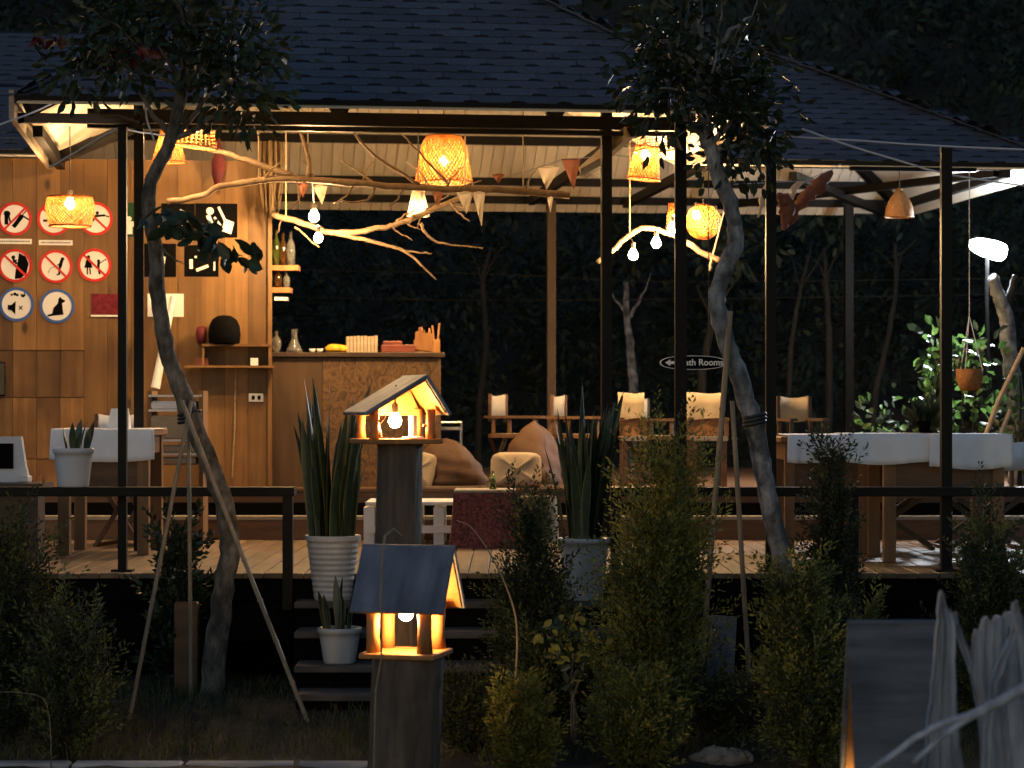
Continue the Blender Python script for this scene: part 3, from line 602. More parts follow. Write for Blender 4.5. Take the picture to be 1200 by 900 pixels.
# bar counter
bar = thing('bar_counter', 'bar counter clad in strand board with dark top beside the cabin', 'counter', tuple(L2W(0, 3.2, RF)), TH)
bh = 2.07 - RF; b0 = 1.56; b1 = 2.80; um = W2L(WALL(378, 500, 3.2)).x
cb(MB().box(((b0 + um) / 2, .02, bh / 2 - .02), (um - b0, .04, bh - .04)), 'front_panel', M_bar, bar)
cb(MB().box(((um + b1) / 2 + .002, .015, bh / 2 - .02), (b1 - um, .04, bh - .04)), 'front_panel', M_osb, bar)
cb(MB().box(((b0 + b1) / 2, .27, bh - .015), (b1 - b0 + .06, .62, .035), bev=.004), 'top', M_darkwood, bar); cb(MB().box((b1 - .03, .3, bh / 2 - .02), (.03, .5, bh - .04)), 'end_panel', M_bar, bar)
BT = 2.07 + .004
def onbar(px, v=3.4): p = WALL(px, 410, v); p.z = BT; return p
def bottle(p, r, h, m, lab, grp='bottles around the bar'):
    b = MB().lathe([(.001, 0), (r, 0), (r, h * .55), (r * .8, h * .66), (r * .36, h * .78), (r * .34, h), (.001, h)], 14, p)
    tag(b.build('bottle', m, smooth=True), lab, 'bottle', grp)
bottle(onbar(324), .035, .16, M_glass, 'short clear glass bottle on the bar next to the cabin wall')
p = onbar(345); b = MB().lathe([(.001, 0), (.062, 0), (.06, .02), (.03, .08), (.022, .11), (.022, .17), (.028, .175), (.001, .175)], 16, p)
tag(b.build('carafe', M_glass, smooth=True), 'clear flared glass carafe on the bar', 'carafe')
for px, lab in ((366, 'tiny white cup on the bar beside the carafe'), (375, 'tiny white cup on the bar beside the yellow cloth')):
    p = onbar(px); tag(MB().lathe([(.001, .003), (.018, .003), (.026, .03), (.024, .03), (.016, .006), (.001, .006)], 12, p).build('cup', M_paint, smooth=True), lab, 'cup', 'white cups on the bar')
p = onbar(394); b = MB(); b.ball(p + Vector((0, 0, .03)), .055, 12, (1.5, .9, .6), .12); b.ball(p + Vector((-.03, 0, .03)), .04, 10, (1.3, .9, .8), .15); b.ball(p + Vector((.05, -.02, .03)), .035, 10, (1.2, .9, .8), .15)
tag(b.build('yellow_cloth', M_yellow, smooth=True), 'crumpled bright yellow cloth on the bar', 'cloth')
p = onbar(424); b = MB()
for k in range(9): b.box((p.x - .105 + k * .026, p.y, p.z + .062 + random.uniform(-.004, .004)), (.023, .12, .125), (0, 0, TH))
tag(b.build('carton_stack', M_card), 'pale ribbed carton box standing on the bar', 'box')
p = onbar(466); b = MB().box(p + Vector((0, 0, .03)), (.25, .18, .06), (0, 0, TH), bev=.006).box(p + Vector((-.04, 0, .075)), (.14, .12, .028), (0, 0, TH), bev=.006)
tag(b.build('tray_box', M_redbox), 'dark red wooden tray on the bar beside the cutlery caddy', 'tray')
p = onbar(500); cd = thing('cutlery_caddy', 'wooden caddy of upright sticks and spoons at the bar end', 'caddy', p, TH)
cb(MB().box((0, 0, .05), (.19, .13, .1), bev=.005), 'box', M_housewood, cd); cb(MB().box((-.03, -.07, .085), (.13, .012, .13), (0, .1, 0)), 'front_board', M_housewood, cd)
for k in range(8):
    x = -.08 + k * .023; cb(MB().bar((x, random.uniform(-.03, .03), .08), (x + random.uniform(-.02, .02), random.uniform(-.03, .03), random.uniform(.16, .25)), .014, .008), 'stick', M_housewood, cd)
# bottle shelves on cabin end
D = 16.8; bs = thing('bottle_rack', 'two small timber bottle shelves fixed to the cabin wall end', 'shelf', P(318, 340, D), 0)
for py, x1 in ((314, 350), (340, 341)):
    MB().box((GX((316 + x1) / 2, D), D + .05, GZ(py, D)), (S(x1 - 316, D), .16, S(6, D))).build('shelf', M_housewood, bs)
MB().box((GX(329, D), D + .05, GZ(350, D)), (S(15, D), .1, S(4, D))).build('lamp_strip', M_paint, bs)
for k, (px, py, r, h, m, lab) in enumerate(((323, 311, .03, .26, M_glassg, 'green bottle against the cabin end on the upper bottle shelf'), (331, 311, .03, .24, M_glassb, 'brown bottle in the middle of the upper bottle shelf'), (340, 311, .032, .25, M_glass, 'clear bottle with pale label on the outer end of the upper shelf'), (325, 337, .03, .14, M_glassb, 'short dark bottle on the lower bottle shelf'), (335, 337, .025, .12, M_glass, 'short clear bottle on the lower bottle shelf'))):
    bottle(Vector((GX(px, D), D + .05, GZ(py, D) + .001)), r, h, m, lab)

# ------------------------------------------------------------------ furniture
def cloth_drape(x0, x1, y0, z, drop, back, name, m, lab, grp=None, sag=.01):
    """cloth lying over a table edge: top strip + hanging front with soft folds"""
    b = MB(); nxx = 22; rows = [(y0 + back, z)] + [(y0 + back * .5, z), (y0, z), (y0 - .008, z - .008)] + [(y0 - .012, z - drop * k / 5) for k in range(1, 6)]
    ph = random.uniform(0, 6)
    for j, (y, zz_) in enumerate(rows):
        for i in range(nxx + 1):
            t = i / nxx; k = max(0, j - 3) / 5
            f = (math.sin(t * 9 + ph) * .014 + math.sin(t * 23 + ph * 2) * .008 + math.sin(t * 41 + ph + k * 2) * .004) * k
            b.v.append((x0 + (x1 - x0) * t + (t - .5) * k * .012, y - abs(f) - k * .004, zz_ + .004 + (math.sin(t * 6 + ph) * .006 - sag * math.sin(t * math.pi)) * k))
    for j in range(len(rows) - 1):
        for i in range(nxx): b.f.append((j * (nxx + 1) + i, j * (nxx + 1) + i + 1, (j + 1) * (nxx + 1) + i + 1, (j + 1) * (nxx + 1) + i)); b.m.append(0)
    o = b.build(name, m, smooth=True); o.modifiers.new('s', 'SOLIDIFY').thickness = .003
    return tag(o, lab, 'cloth', grp)
def table(x0, x1, y0, y1, zf, zt, lab, m=M_tablewood, leg=.07):
    t = thing('wooden_table', lab, 'table', ((x0 + x1) / 2, (y0 + y1) / 2, zf), group='wooden tables on the deck')
    MB().box(((x0 + x1) / 2, (y0 + y1) / 2, zt - .018), (x1 - x0, y1 - y0, .036), bev=.005).build('table_top', m, t)
    for y in (y0 + .05, y1 - .05): MB().box(((x0 + x1) / 2, y, zt - .20), (x1 - x0 - .12, .025, .32)).build('apron', M_brown_h, t)
    for x in (x0 + .05, x1 - .05): MB().box((x, (y0 + y1) / 2, zt - .09), (.025, y1 - y0 - .17, .11)).build('apron', M_brown_h, t)
    for x in (x0 + .06, x1 - .06):
        for y in (y0 + .06, y1 - .06): MB().box((x, y, (zf + zt - .036) / 2), (leg, leg, zt - .036 - zf), bev=.004).build('leg', m, t)
# right tables
D = 13.5; table(GX(1032, D), GX(1183, D), D, D + .7, DZ, GZ(512, D), 'sturdy wooden table under two overlapping white cloths by the railing')
cloth_drape(GX(991, D), GX(1093, D), D, GZ(510, D) + .002, S(33, D), .5, 'table_cloth', M_white, 'white cloth over the table edge, tucked beneath its overlapping neighbour')
cloth_drape(GX(1089, D - .03), GX(1186, D - .03), D - .03, GZ(512, D) + .010, S(38, D), .5, 'table_cloth', M_white, 'white cloth hanging lowest over the table end by the pole')
D = 14.35; table(GX(915, D), GX(1023, D), D, D + .7, DZ, GZ(512, D), 'wooden table standing behind the thin dark cypress', leg=.06)
cloth_drape(GX(923, D), GX(993, D), D, GZ(511, D) + .002, S(31, D), .5, 'table_cloth', M_white, 'creased white cloth over the table behind the thin dark cypress')
# left table
D = 14.2; table(GX(62, D), GX(178, D), D, D + .65, DZ, GZ(504, D), 'wooden table under a white cloth before the cabin')
cloth_drape(GX(60, D), GX(181, D), D, GZ(504, D) + .002, S(34, D), .5, 'table_cloth', M_white, 'white cloth over the table in front of the plank cabin', sag=.03)
b = MB(); q = P(138, 503, D + .2); b.add([q + Vector(x) for x in ((-.07, 0, 0), (.07, 0, 0), (.06, .05, .13), (-.05, .05, .13), (-.07, .10, 0), (.07, .10, 0))], [(0, 1, 2, 3), (3, 2, 5, 4), (0, 3, 4), (1, 5, 2)])
tag(b.build('folded_card', M_signw), 'folded white menu card standing on the cloth by the cabin', 'card')
def dchair(px, D, zf, top, wpx, lab, rot, canvas=M_cream, frame=M_darkwood):
    x = GX(px, D); ch = thing('director_chair', lab, 'chair', (x, D, zf), rot, 'folding canvas director chairs')
    h = GZ(top, D) - zf; wd = S(wpx, D) / max(.45, abs(math.cos(rot))); hw = wd / 2; k = dict(parent=ch, world=False); sz = h * .55; az = h * .74; dd = .2
    c = MB(); n = 9
    for j in range(2):
        for i in range(n):
            t = i / (n - 1); c.v.append((-hw + wd * t, .0 + dd + .03 * math.sin(t * math.pi), h - .005 - (.015 * math.sin(t * math.pi)) - (0 if j == 0 else .175)))
    for i in range(n - 1): c.f.append((i, i + 1, n + i + 1, n + i)); c.m.append(0)
    o = c.build('canvas_back', canvas, smooth=True, **k); o.modifiers.new('s', 'SOLIDIFY').thickness = .006
    MB().box((0, 0, sz), (wd, .4, .012)).build('canvas_seat', canvas, **k)
    for s_ in (-1, 1):
        MB().box((s_ * hw, dd, (az + h) / 2 - .02), (.022, .022, h - az + .03)).build('back_post', frame, **k)
        MB().box((s_ * hw, 0, az), (.05, .48, .02)).build('armrest', frame, **k)
        MB().box((s_ * hw, 0, sz - .01), (.025, .42, .03)).build('seat_rail', frame, **k)
        MB().box((s_ * hw, -dd + .03, (sz + az) / 2), (.025, .025, az - sz)).build('arm_post', frame, **k); MB().box((s_ * hw, dd - .03, (sz + az) / 2), (.025, .025, az - sz)).build('arm_post', frame, **k)
        for y in (-dd, dd): MB().bar((s_ * hw, y, sz - .02), (-s_ * hw, y, .02), .03, .02, (0, 1, 0)).build('crossed_leg', frame, **k)
        MB().box((s_ * hw, 0, .012), (.03, .46, .024)).build('foot', frame, **k)
dchair(939, 16.4, RF, 463, 38, 'director chair with cream canvas back behind the black pole and leaning tree', R(8))
dchair(612, 17.6, RF, 461, 22, 'director chair turned sideways with pale posts behind the brown beanbag', R(68), frame=M_brown)
dchair(775, 17.9, RF, 466, 26, 'director chair seen edge on between the two wooden chairs', R(62))
dchair(683, 17.6, RF, 462, 18, 'director chair with narrow pale back behind the tall snake plant', R(66), frame=M_brown)
dchair(1040, 15.0, DZ, 512, 95, 'director chair tucked behind the overlapping white cloths', R(176), M_white, M_darkwood); dchair(1150, 14.9, DZ, 516, 90, 'director chair tucked behind the lowest hanging white cloth', R(184), M_white, M_darkwood)
dchair(150, 15.3, DZ, 484, 50, 'director chair with white canvas back behind the cloth covered table by the cabin', R(170), M_white, M_brown)
def wchair(px, D, top, wpx, lab):
    x = GX(px, D); zt = GZ(top, D); hw = S(wpx, D) / 2; ch = thing('wooden_chair', lab, 'chair', (x, D, RF), 0, 'wooden chairs with cream cloth backs'); k = dict(parent=ch, world=False); h = zt - RF
    MB().box((0, 0, .36), (hw * 2, .42, .03), bev=.005).build('seat', M_tablewood, **k); MB().box((0, -.215, .36), (hw * 2 - .01, .014, .034)).build('seat_edge', M_nose, **k)
    MB().box((0, .2, (h + .37) / 2), (hw * 2 - .02, .025, h - .39)).build('back_panel', M_tablewood, **k)
    for sx in (-1, 1):
        for y in (-.18, .18): MB().box((sx * (hw - .03), y, .17), (.04, .04, .345)).build('leg', M_brown, **k)
        MB().box((sx * (hw - .01), 0, .50), (.035, .40, .022)).build('armrest', M_tablewood, **k); MB().box((sx * (hw - .01), -.17, .44), (.03, .03, .12)).build('arm_post', M_tablewood, **k)
    b = MB(); n = 10; rows = [(.226, h - .16), (.226, h + .004), (.174, h + .004), (.170, h - .08), (.168, h - S(30, D))]
    for j, (y, z) in enumerate(rows):
        for i in range(n + 1): t = i / n; b.v.append((-hw - .004 + (2 * hw + .008) * t, y - (.006 * math.sin(t * 11) if j > 2 else 0), z + .006 * math.sin(t * 5 + j)))
    for j in range(4):
        for i in range(n): b.f.append((j * (n + 1) + i, j * (n + 1) + i + 1, (j + 1) * (n + 1) + i + 1, (j + 1) * (n + 1) + i)); b.m.append(0)
    b.build('back_cover', M_cream, smooth=True, **k)
wchair(741, 16.9, 461, 30, 'wooden armchair with cream cloth back beside the snake plant'); wchair(828, 16.9, 461, 45, 'wooden armchair with wide cream cloth back below the oval sign')
# lounge
def pillow(c, sx, sy, sz, rot):
    b = MB(); n = 28; m = 14; M3 = Euler(rot).to_matrix(); c = Vector(c)
    se = lambda v, e: math.copysign(abs(v) ** e, v)
    for i in range(m + 1):
        f = -math.pi / 2 + math.pi * i / m
        for k in range(n):
            a = 2 * math.pi * k / n; p = Vector((sx / 2 * se(math.cos(a), .45) * se(math.cos(f), .45) if 0 else sx / 2 * se(math.cos(f), .38) * se(math.cos(a), .38), 0, 0))
            x = se(math.cos(a), .4); z = se(math.sin(a), .4); r_ = math.cos(f); th_ = se(math.sin(f), .8)
            p = Vector((x * sx / 2 * abs(r_) ** .35, th_ * sy / 2 * (1 - .35 * max(abs(x), abs(z)) ** 4), z * sz / 2 * abs(r_) ** .35)) + Vector((random.uniform(-.002, .002), random.uniform(-.003, .003), random.uniform(-.002, .002)))
            b.v.append(tuple(c + M3 @ p))
    for i in range(m):
        for k in range(n): b.f.append((i * n + k, i * n + (k + 1) % n, i * n + n + (k + 1) % n, i * n + n + k)); b.m.append(0)
    return b
def beanbag(px, py0, py1, wpx, D, lab, seed, tilt=0):
    random.seed(seed); z0 = GZ(py1, D); h = S(py1 - py0, D); r = S(wpx, D) / 2; b = MB(); n = 28; m = 16; c = Vector((GX(px, D), D, z0))
    ph = [random.uniform(0, 6.28) for _ in range(6)]
    for i in range(m + 1):
        t = i / m; prof = math.sin(math.pi * min(1, t * .5 + .5) ** 1.0) if 0 else (1 - t ** 2.4) ** .5 * (1 - .12 * t) + (.0 if t < .99 else 0)
        if t < .15: prof *= .86 + t
        for k in range(n):
            a = 2 * math.pi * k / n; q = r * prof * (1 + .10 * math.sin(2 * a + ph[0] + t * 3) + .07 * math.sin(5 * a + ph[1] - t * 5) * t + .035 * math.sin(11 * a + t * 9) + .03 * math.sin(t * 23 + 3 * a + ph[3]) * (t > .1))
            b.v.append((c.x + q * math.cos(a) + tilt * t * r, c.y + q * math.sin(a) * .8, c.z + h * t * (1 + .05 * math.sin(2 * a + ph[2]))))
    for i in range(m):
        for k in range(n): b.f.append((i * n + k, i * n + (k + 1) % n, i * n + n + (k + 1) % n, i * n + n + k)); b.m.append(0)
    tag(b.build('beanbag', M_bean, smooth=True), lab, 'beanbag', 'brown beanbags in the lounge')
beanbag(527, 516, 572, 82, 16.85, 'slumped brown suede beanbag beside the lit birdhouse post', 3, -.1); beanbag(622, 496, 575, 80, 17.2, 'tall pointed brown suede beanbag behind the cream cushion', 5, .1)
random.seed(11)
D = 16.5; lo = thing('lounge_bench', 'low dark wooden lounge bench under the beanbags', 'bench', (GX(560, D), D + .4, RF))
MB().box((GX(575, D), D + .5, GZ(571, D) - .02), (S(190, D), 1.1, .05), bev=.006).build('seat', M_darkwood, lo); MB().box((GX(575, D), D, (RF + GZ(574, D)) / 2), (S(184, D), .03, max(.02, GZ(578, D) - RF + .05))).build('front_board', M_darkwood, lo)
q = P(605, 572, 16.35); b = pillow(q + Vector((0, .12, S(19, 16.35) + .01)), S(60, 16.35), .2, S(42, 16.35), (-.15, 0, .05))
tag(b.build('cream_cushion', M_cream, smooth=True), 'square cream cushion propped in front of the tall beanbag', 'cushion')
q = P(487, 572, 16.6); b = pillow(q + Vector((0, .1, .13)), .28, .14, .28, (-.2, .25, .1)); tag(b.build('cream_cushion', M_cream, smooth=True), 'cream cushion half hidden behind the birdhouse log post', 'cushion')
D = 15.3; pb = thing('pallet_bench', 'low white painted slatted pallet bench on the deck', 'bench', (GX(488, D), D + .3, DZ)); zt = GZ(588, D)
for k in range(5): MB().box((GX(487, D), D + .06 + k * .12, zt - .012), (S(118, D), .1, .024), bev=.003).build('slat', M_paint, pb)
for px in (432, 460, 487, 514, 542): MB().box((GX(px, D), D + .3, (DZ + zt) / 2 - .02), (.07, .54, zt - DZ - .04)).build('leg', M_paint, pb)
MB().box((GX(487, D), D + .02, (DZ + zt) / 2 - .04), (S(112, D), .02, .05)).build('front_slat', M_paint, pb)
D = 14.9; z = GZ(578, D); tb = thing('draped_table', 'low square table draped in maroon patterned cloth', 'table', (GX(568, D), D + .2, DZ))
b = MB(); n = 40; hw = S(36, D)
for j, (zz_, k) in enumerate(((z, 1.0), (z - .02, 1.03), (z - .12, 1.06), (z - .24, 1.10), (DZ + .004, 1.16))):
    for i in range(n):
        a = 2 * math.pi * i / n; rr = hw / max(abs(math.cos(a)), abs(math.sin(a))) * k * (1 + (.02 * math.sin(9 * a) if j > 1 else 0)); b.v.append((GX(568, D) + rr * math.cos(a), D + .25 + rr * math.sin(a), zz_))
for j in range(4):
    for i in range(n): b.f.append((j * n + i, (j + 1) * n + i, (j + 1) * n + (i + 1) % n, j * n + (i + 1) % n)); b.m.append(0)
b.f.append(tuple(range(n))); b.m.append(0)
b.build('cloth', M_maroon, tb, smooth=False); MB().box((GX(568, D), D + .25, z + .010), (hw * 2.02, hw * 2.02, .018), bev=.004).build('table_top', M_nose, tb)
D = 15.4; tb = thing('draped_stool', 'stool covered with dull olive patterned cloth beside the maroon table', 'stool', (GX(627, D), D + .2, DZ)); z = GZ(583, D)
b = MB(); hw = S(26, D); b.lathe([(hw * 1.12, DZ + .003 - 0), (hw * 1.06, (DZ + z) / 2), (hw, z - .02), (hw * .96, z), (.001, z + .004)], 20, (GX(627, D), D + .2, 0)); b.build('cover', M_olive, tb, smooth=True)
bottle(Vector((GX(577, 14.9), 15.1, GZ(578, 14.9) + .02)), .022, .12, M_glassg, 'small green bottle on the maroon draped table')
# bare metal chair
D = 18.6; mc = thing('metal_chair', 'slim bare metal chair behind the slumped beanbag', 'chair', (GX(527, D), D, RF)); x0, x1 = GX(515, D), GX(540, D)
for x in (x0, x1): MB().tube([(x, D + .15, RF), (x, D + .12, RF + .4), (x, D + .18, GZ(494, D))], .012, 8).build('back_leg', M_chrome, mc); MB().tube([(x, D - .2, RF), (x, D - .18, RF + .42)], .012, 8).build('front_leg', M_chrome, mc)
for py in (495, 503): MB().tube([(x0, D + .17, GZ(py, D)), (x1, D + .17, GZ(py, D))], .010, 8).build('back_bar', M_chrome, mc)
MB().box(((x0 + x1) / 2, D - .02, RF + .42), (x1 - x0, .36, .02)).build('seat', M_chrome, mc)
# cash terminal on the left and dark wall screen
D = 13.4; tz = GZ(566, D); tb = thing('side_counter', 'narrow dark counter by the railing carrying the white terminal', 'counter', (GX(5, D), D + .15, DZ))
MB().box((GX(-10, D), D + .15, tz - .02), (.6, .34, .035)).build('top', M_darkwood, tb); MB().box((GX(-10, D), D + .2, (DZ + tz - .04) / 2), (.5, .2, tz - .04 - DZ)).build('body', M_darkwood, tb)
tm = thing('cash_terminal', 'white plastic cash terminal with tilted dark screen', 'terminal', (GX(8, D), D + .12, tz))
MB().prism([(GX(-15, D), tz), (GX(29, D), tz), (GX(24, D), tz + .10), (GX(19, D), GZ(512, D)), (GX(-15, D), GZ(512, D))], .05, Matrix.Translation((0, D + .18, 0))).build('housing', M_plast, tm)
MB().box((GX(-2, D), D + .124, GZ(535, D)), (S(24, D), .008, S(30, D))).build('screen', M_black, tm); MB().box((GX(24, D), D + .12, tz + .02), (.06, .12, .04), bev=.008).build('base', M_plast, tm)
o, D = wthing('wall_screen', 'dark narrow screen hanging at the edge of the plank wall', 'screen', 0, 444); cb(MB().box((-.03, .01, 0), (S(20, D), .03, S(38, D)), bev=.004), 'panel', M_screen, o); cb(MB().box((-.03, .028, 0), (S(21, D), .012, S(40, D))), 'frame', M_black, o)

# ------------------------------------------------------------------ lamps
def lat(prof, zc, N, wd, seg=10, style='diag', th=.0):
    """woven shell: prof(t)->(r,z); strips of width wd"""
    b = MB()
    def pt_(a, t): r, z = prof(t); return Vector((r * math.cos(a), r * math.sin(a), z))
    if style == 'diag':
        for sgn in (-1, 1):
            for k in range(N):
                a0 = 2 * math.pi * (k + random.uniform(-.18, .18)) / N; base = len(b.v)
                for i in range(seg + 1):
                    t = i / seg; a = a0 + sgn * t * 1.25; r, z = prof(t); da = wd / max(r, .02) / 2
                    w_ = 1 + .012 * sgn * math.cos(math.pi * (i + k))
                    for s_ in (-1, 1): q = pt_(a + s_ * da, t); b.v.append((q.x * w_, q.y * w_, q.z))
                for i in range(seg): b.f.append((base + 2 * i, base + 2 * i + 1, base + 2 * i + 3, base + 2 * i + 2)); b.m.append(0)
    else:
        for k in range(N):
            a = 2 * math.pi * k / N; base = len(b.v)
            for i in range(seg + 1):
                t = i / seg; r, z = prof(t); da = wd / max(r, .02) / 2
                for s_ in (-1, 1): q = pt_(a + s_ * da, t); b.v.append(tuple(q))
            for i in range(seg): b.f.append((base + 2 * i, base + 2 * i + 1, base + 2 * i + 3, base + 2 * i + 2)); b.m.append(0)
        M_ = max(5, int(N / 2.2))
        for j in range(M_):
            t = j / (M_ - 1); r, z = prof(t); b.tube([Vector((r * math.cos(2 * math.pi * k / 28), r * math.sin(2 * math.pi * k / 28), z)) for k in range(29)], wd * .35, 4, cap=False)
    return b
def shade_rim(b, r, z, th): return b.tube([Vector((r * math.cos(2 * math.pi * k / 32), r * math.sin(2 * math.pi * k / 32), z)) for k in range(33)], th, 6, cap=False)
def bulb_mesh(r): return MB().lathe([(.001, -r * 1.05), (r * .5, -r * .93), (r * .87, -r * .52), (r, 0), (r * .87, r * .5), (r * .55, r * 1.0), (r * .42, r * 1.35), (.001, r * 1.36)], 14)
def lamp(px, py, D, prof, N, wd, style, lab, top, mat=M_rattan, bulb=(0, 0), br=.03, lit=True, bm=None, tilt=(0, 0), cord=True, rims=(0, 1)):
    c = P(px, py, D); o = thing('pendant_lamp', lab, 'lamp', c, 0, 'woven pendant lamps')
    sh_ = lat(prof, 0, N, wd, 12, style); s = sh_.build('woven_shade', mat, o, world=False); s.rotation_euler = (tilt[0], tilt[1], 0)

    for t in rims: r, z = prof(t); shade_rim(MB(), r, z, .006).build('rim', mat, s, world=False)
    zb = bulb[1]
    if lit is not None:
        b_ = bulb_mesh(br).build('bulb', (bm or M_bulb) if lit else M_signw, o, True, world=False); b_.location = (bulb[0], 0, zb)
        MB().lathe([(.001, 0), (.016, 0), (.018, .05), (.006, .06), (.001, .06)], 10).build('socket', M_brass, o, world=False).location = (bulb[0], 0, zb + br * 1.2)
    if cord: MB().tube([(bulb[0], 0, zb + br * 1.2 + .05), (0, 0, .1 + zb * .5), (0, .0, top - c.z)], .004, 6).build('cord', M_cord, o, world=False)
    return o
def ceilz(px, py, D):
    l = W2L(P(px, py, D)); 
    return EV - .07 + KC * max(0.0, min(l.x, l.y, UC - l.x)) 
D = 15.5; hw = S(28, D)
def pr_drum(t): return (hw * (.86 + .16 * math.sin(math.pi * min(1, t * .9 + .12))), S(17, D) * (1 - 2 * t))
lamp(82, 248, D, pr_drum, 46, .0105, 'diag', 'wide woven drum lamp glowing before the prohibition signs', ceilz(82, 248, D), bulb=(0, S(9, D)), br=.032, bm=M_bulb_s)
D = 15.3
def pr_coneb(t): return (S(25, D) * (.62 + .42 * t), S(20, D) * (1 - 2 * t))
lamp(231, 152, D, pr_coneb, 26, .007, 'grid', 'open woven basket lamp glowing beside the leaning trunk', ceilz(231, 152, D), bulb=(-.01, S(3, D)), br=.032, tilt=(0, .12))
def pr_cone2(t): return (S(20, 15.7) * (.45 + .55 * t), S(20, 15.7) * (1 - 2 * t))
lamp(198, 170, 15.7, pr_cone2, 34, .009, 'diag', 'small woven cone lamp half hidden behind the leaning trunk', ceilz(198, 170, 15.7), bulb=(0, 0), br=.022, bm=M_bulb_s)
D = 17.2
def pr_bell(t): return (S(34, D) * (.60 + .12 * math.sin(min(1, t * 4) * math.pi / 2) + .28 * t), S(27, D) * (1 - 2 * t))
lamp(520, 187, D, pr_bell, 44, .0165, 'diag', 'large tall woven bell lamp hanging over the driftwood branch', ceilz(520, 187, D), bulb=(.0, -S(2, D)), br=.03)
D = 16.8
def pr_small(t): return (S(13, D) * (.55 + .45 * t), S(14, D) * (1 - 2 * t))
lamp(490, 239, D, pr_small, 20, .014, 'diag', 'small pale cone lamp with bright rim under the driftwood branch', ceilz(490, 239, D), mat=M_pennw, bulb=(0, -S(4, D)), br=.018, bm=M_bulb_s)
D = 16.4
def pr_e(t): return (S(29, D) * (.7 + .3 * t), S(15, D) * (1 - 2 * t))
lamp(769, 160, D, pr_e, 26, .007, 'grid', 'upper open basket lamp below the dark crown beside the tall pole', ceilz(769, 160, D), bulb=(.01, S(11, D)), br=.03, tilt=(0, -.1))
def pr_f(t): return (S(19, D) * (.72 + .3 * t), S(19, D) * (1 - 2 * t))
lamp(756, 191, D + .1, pr_f, 34, .0105, 'diag', 'lower flared basket lamp hanging under the other by the tall pole', GZ(166, D), bulb=(0, S(9, D)), br=.03, tilt=(0, .1))
D = 17.0
def pr_g(t): t2 = .12 + .76 * t; return (S(21, D) * math.sin(math.pi * t2), S(21, D) * math.cos(math.pi * t2))
lamp(824, 260, D, pr_g, 34, .010, 'diag', 'round woven globe lamp between the tall pole and leaning trunk', ceilz(824, 260, D), bulb=(-S(8, D), S(8, D)), br=.028)
D = 17.3
lamp(791, 256, D, lambda t: (S(11, D) * (.7 + .3 * t), S(17, D) * (1 - 2 * t)), 18, .012, 'diag', 'small narrow basket lamp behind the tall pole', ceilz(791, 256, D), bulb=(0, 0), br=.02, bm=M_bulb_s)
D = 17.9
def pr_h(t): return (S(16.5, D) * math.sin(math.pi / 2 * min(1, .12 + t)) , S(16, D) * (1 - 2 * t))
lamp(1054, 238, D, pr_h, 40, .02, 'diag', 'unlit brown woven bell lamp under the right roof wing', EV + .35, mat=M_rattan_d, bulb=(0, -.03), br=.025, lit=False)
# ------------------------------------------------------------------ driftwood branches
def wob(pts, n=4, j=.012):
    pts = [Vector(p) for p in pts]; out = []
    for i in range(len(pts) - 1):
        p0 = pts[max(0, i - 1)]; p1 = pts[i]; p2 = pts[i + 1]; p3 = pts[min(len(pts) - 1, i + 2)]
        for k in range(n):
            t = k / n; q = .5 * ((2 * p1) + (p2 - p0) * t + (2 * p0 - 5 * p1 + 4 * p2 - p3) * t * t + (3 * p1 - p0 - 3 * p2 + p3) * t ** 3)
            if k or i: q = q + Vector((random.uniform(-j, j), random.uniform(-j, j), random.uniform(-j, j)))
            out.append(q)
    return out + [pts[-1]]
def branch(mb, pxs, r0, r1, n=8, j=.006, jit=.12):
    pts = wob([P(*p) for p in pxs], 4, j); N = len(pts); mb.tube(pts, [r0 + (r1 - r0) * i / (N - 1) for i in range(N)], n, jit)
def hanger(o, px, py, D, m=M_rope, r=.005):
    a = P(px, py, D); MB().tube([a, Vector((a.x, a.y, max(ceilz(px, py, D), a.z + .1)))], r, 6).build('rope', m, o)
D = 15.7; br = thing('driftwood_branch', 'long pale driftwood branch with twigs slung below the eave on ropes', 'branch', P(430, 215, D)); b = MB()
branch(b, [(196, 236, D), (235, 230, D), (268, 216, D), (340, 210, D), (430, 216, D), (520, 222, D), (600, 223, D), (668, 229, D)], .020, .026, 9); b.build('main_limb', M_drift, br, True)
for nm, pts, r0, r1 in (('side_limb', [(205, 168, D), (250, 176, D), (290, 188, D), (345, 208, D)], .016, .022), ('side_limb', [(350, 148, D), (360, 178, D), (362, 208, D)], .008, .024), ('twig', [(400, 120, D - .1), (416, 157, D - .05), (450, 190, D), (492, 216, D)], .007, .012), ('twig', [(400, 188, D), (425, 205, D), (440, 216, D)], .005, .010), ('twig', [(470, 157, D - .1), (500, 187, D - .1), (525, 215, D)], .005, .010), ('twig', [(440, 216, D), (430, 235, D), (395, 236, D)], .011, .005), ('twig', [(180, 350, 14.0), (180, 349, 14.0)], .002, .002)):
    if pts[0][0] == 180: continue
    b = MB(); branch(b, pts, r0, r1, 7); b.build(nm, M_drift, br, True)
rt = random.Random(77)
for k in range(13):
    px = rt.uniform(240, 640); py = float(np.interp(px, [196, 268, 340, 520, 668], [236, 216, 210, 222, 229])); sg = rt.choice((-1, -1, 1)); L1 = rt.uniform(14, 46); dx = rt.uniform(-30, 30); dd = rt.uniform(-.25, .25)
    b = MB(); branch(b, [(px, py, D), (px + dx * .4, py + sg * L1 * .45, D + dd * .4), (px + dx, py + sg * L1 * .75, D + dd)], .008, .003, 6); b.build('twig', M_drift, br, True)
for px, py in ((303, 212), (361, 205), (613, 222)): hanger(br, px, py, D)
D = 16.5; br = thing('driftwood_branch', 'forked driftwood branch hanging lower with two bare bulbs at its fork', 'branch', P(430, 270, D)); b = MB()
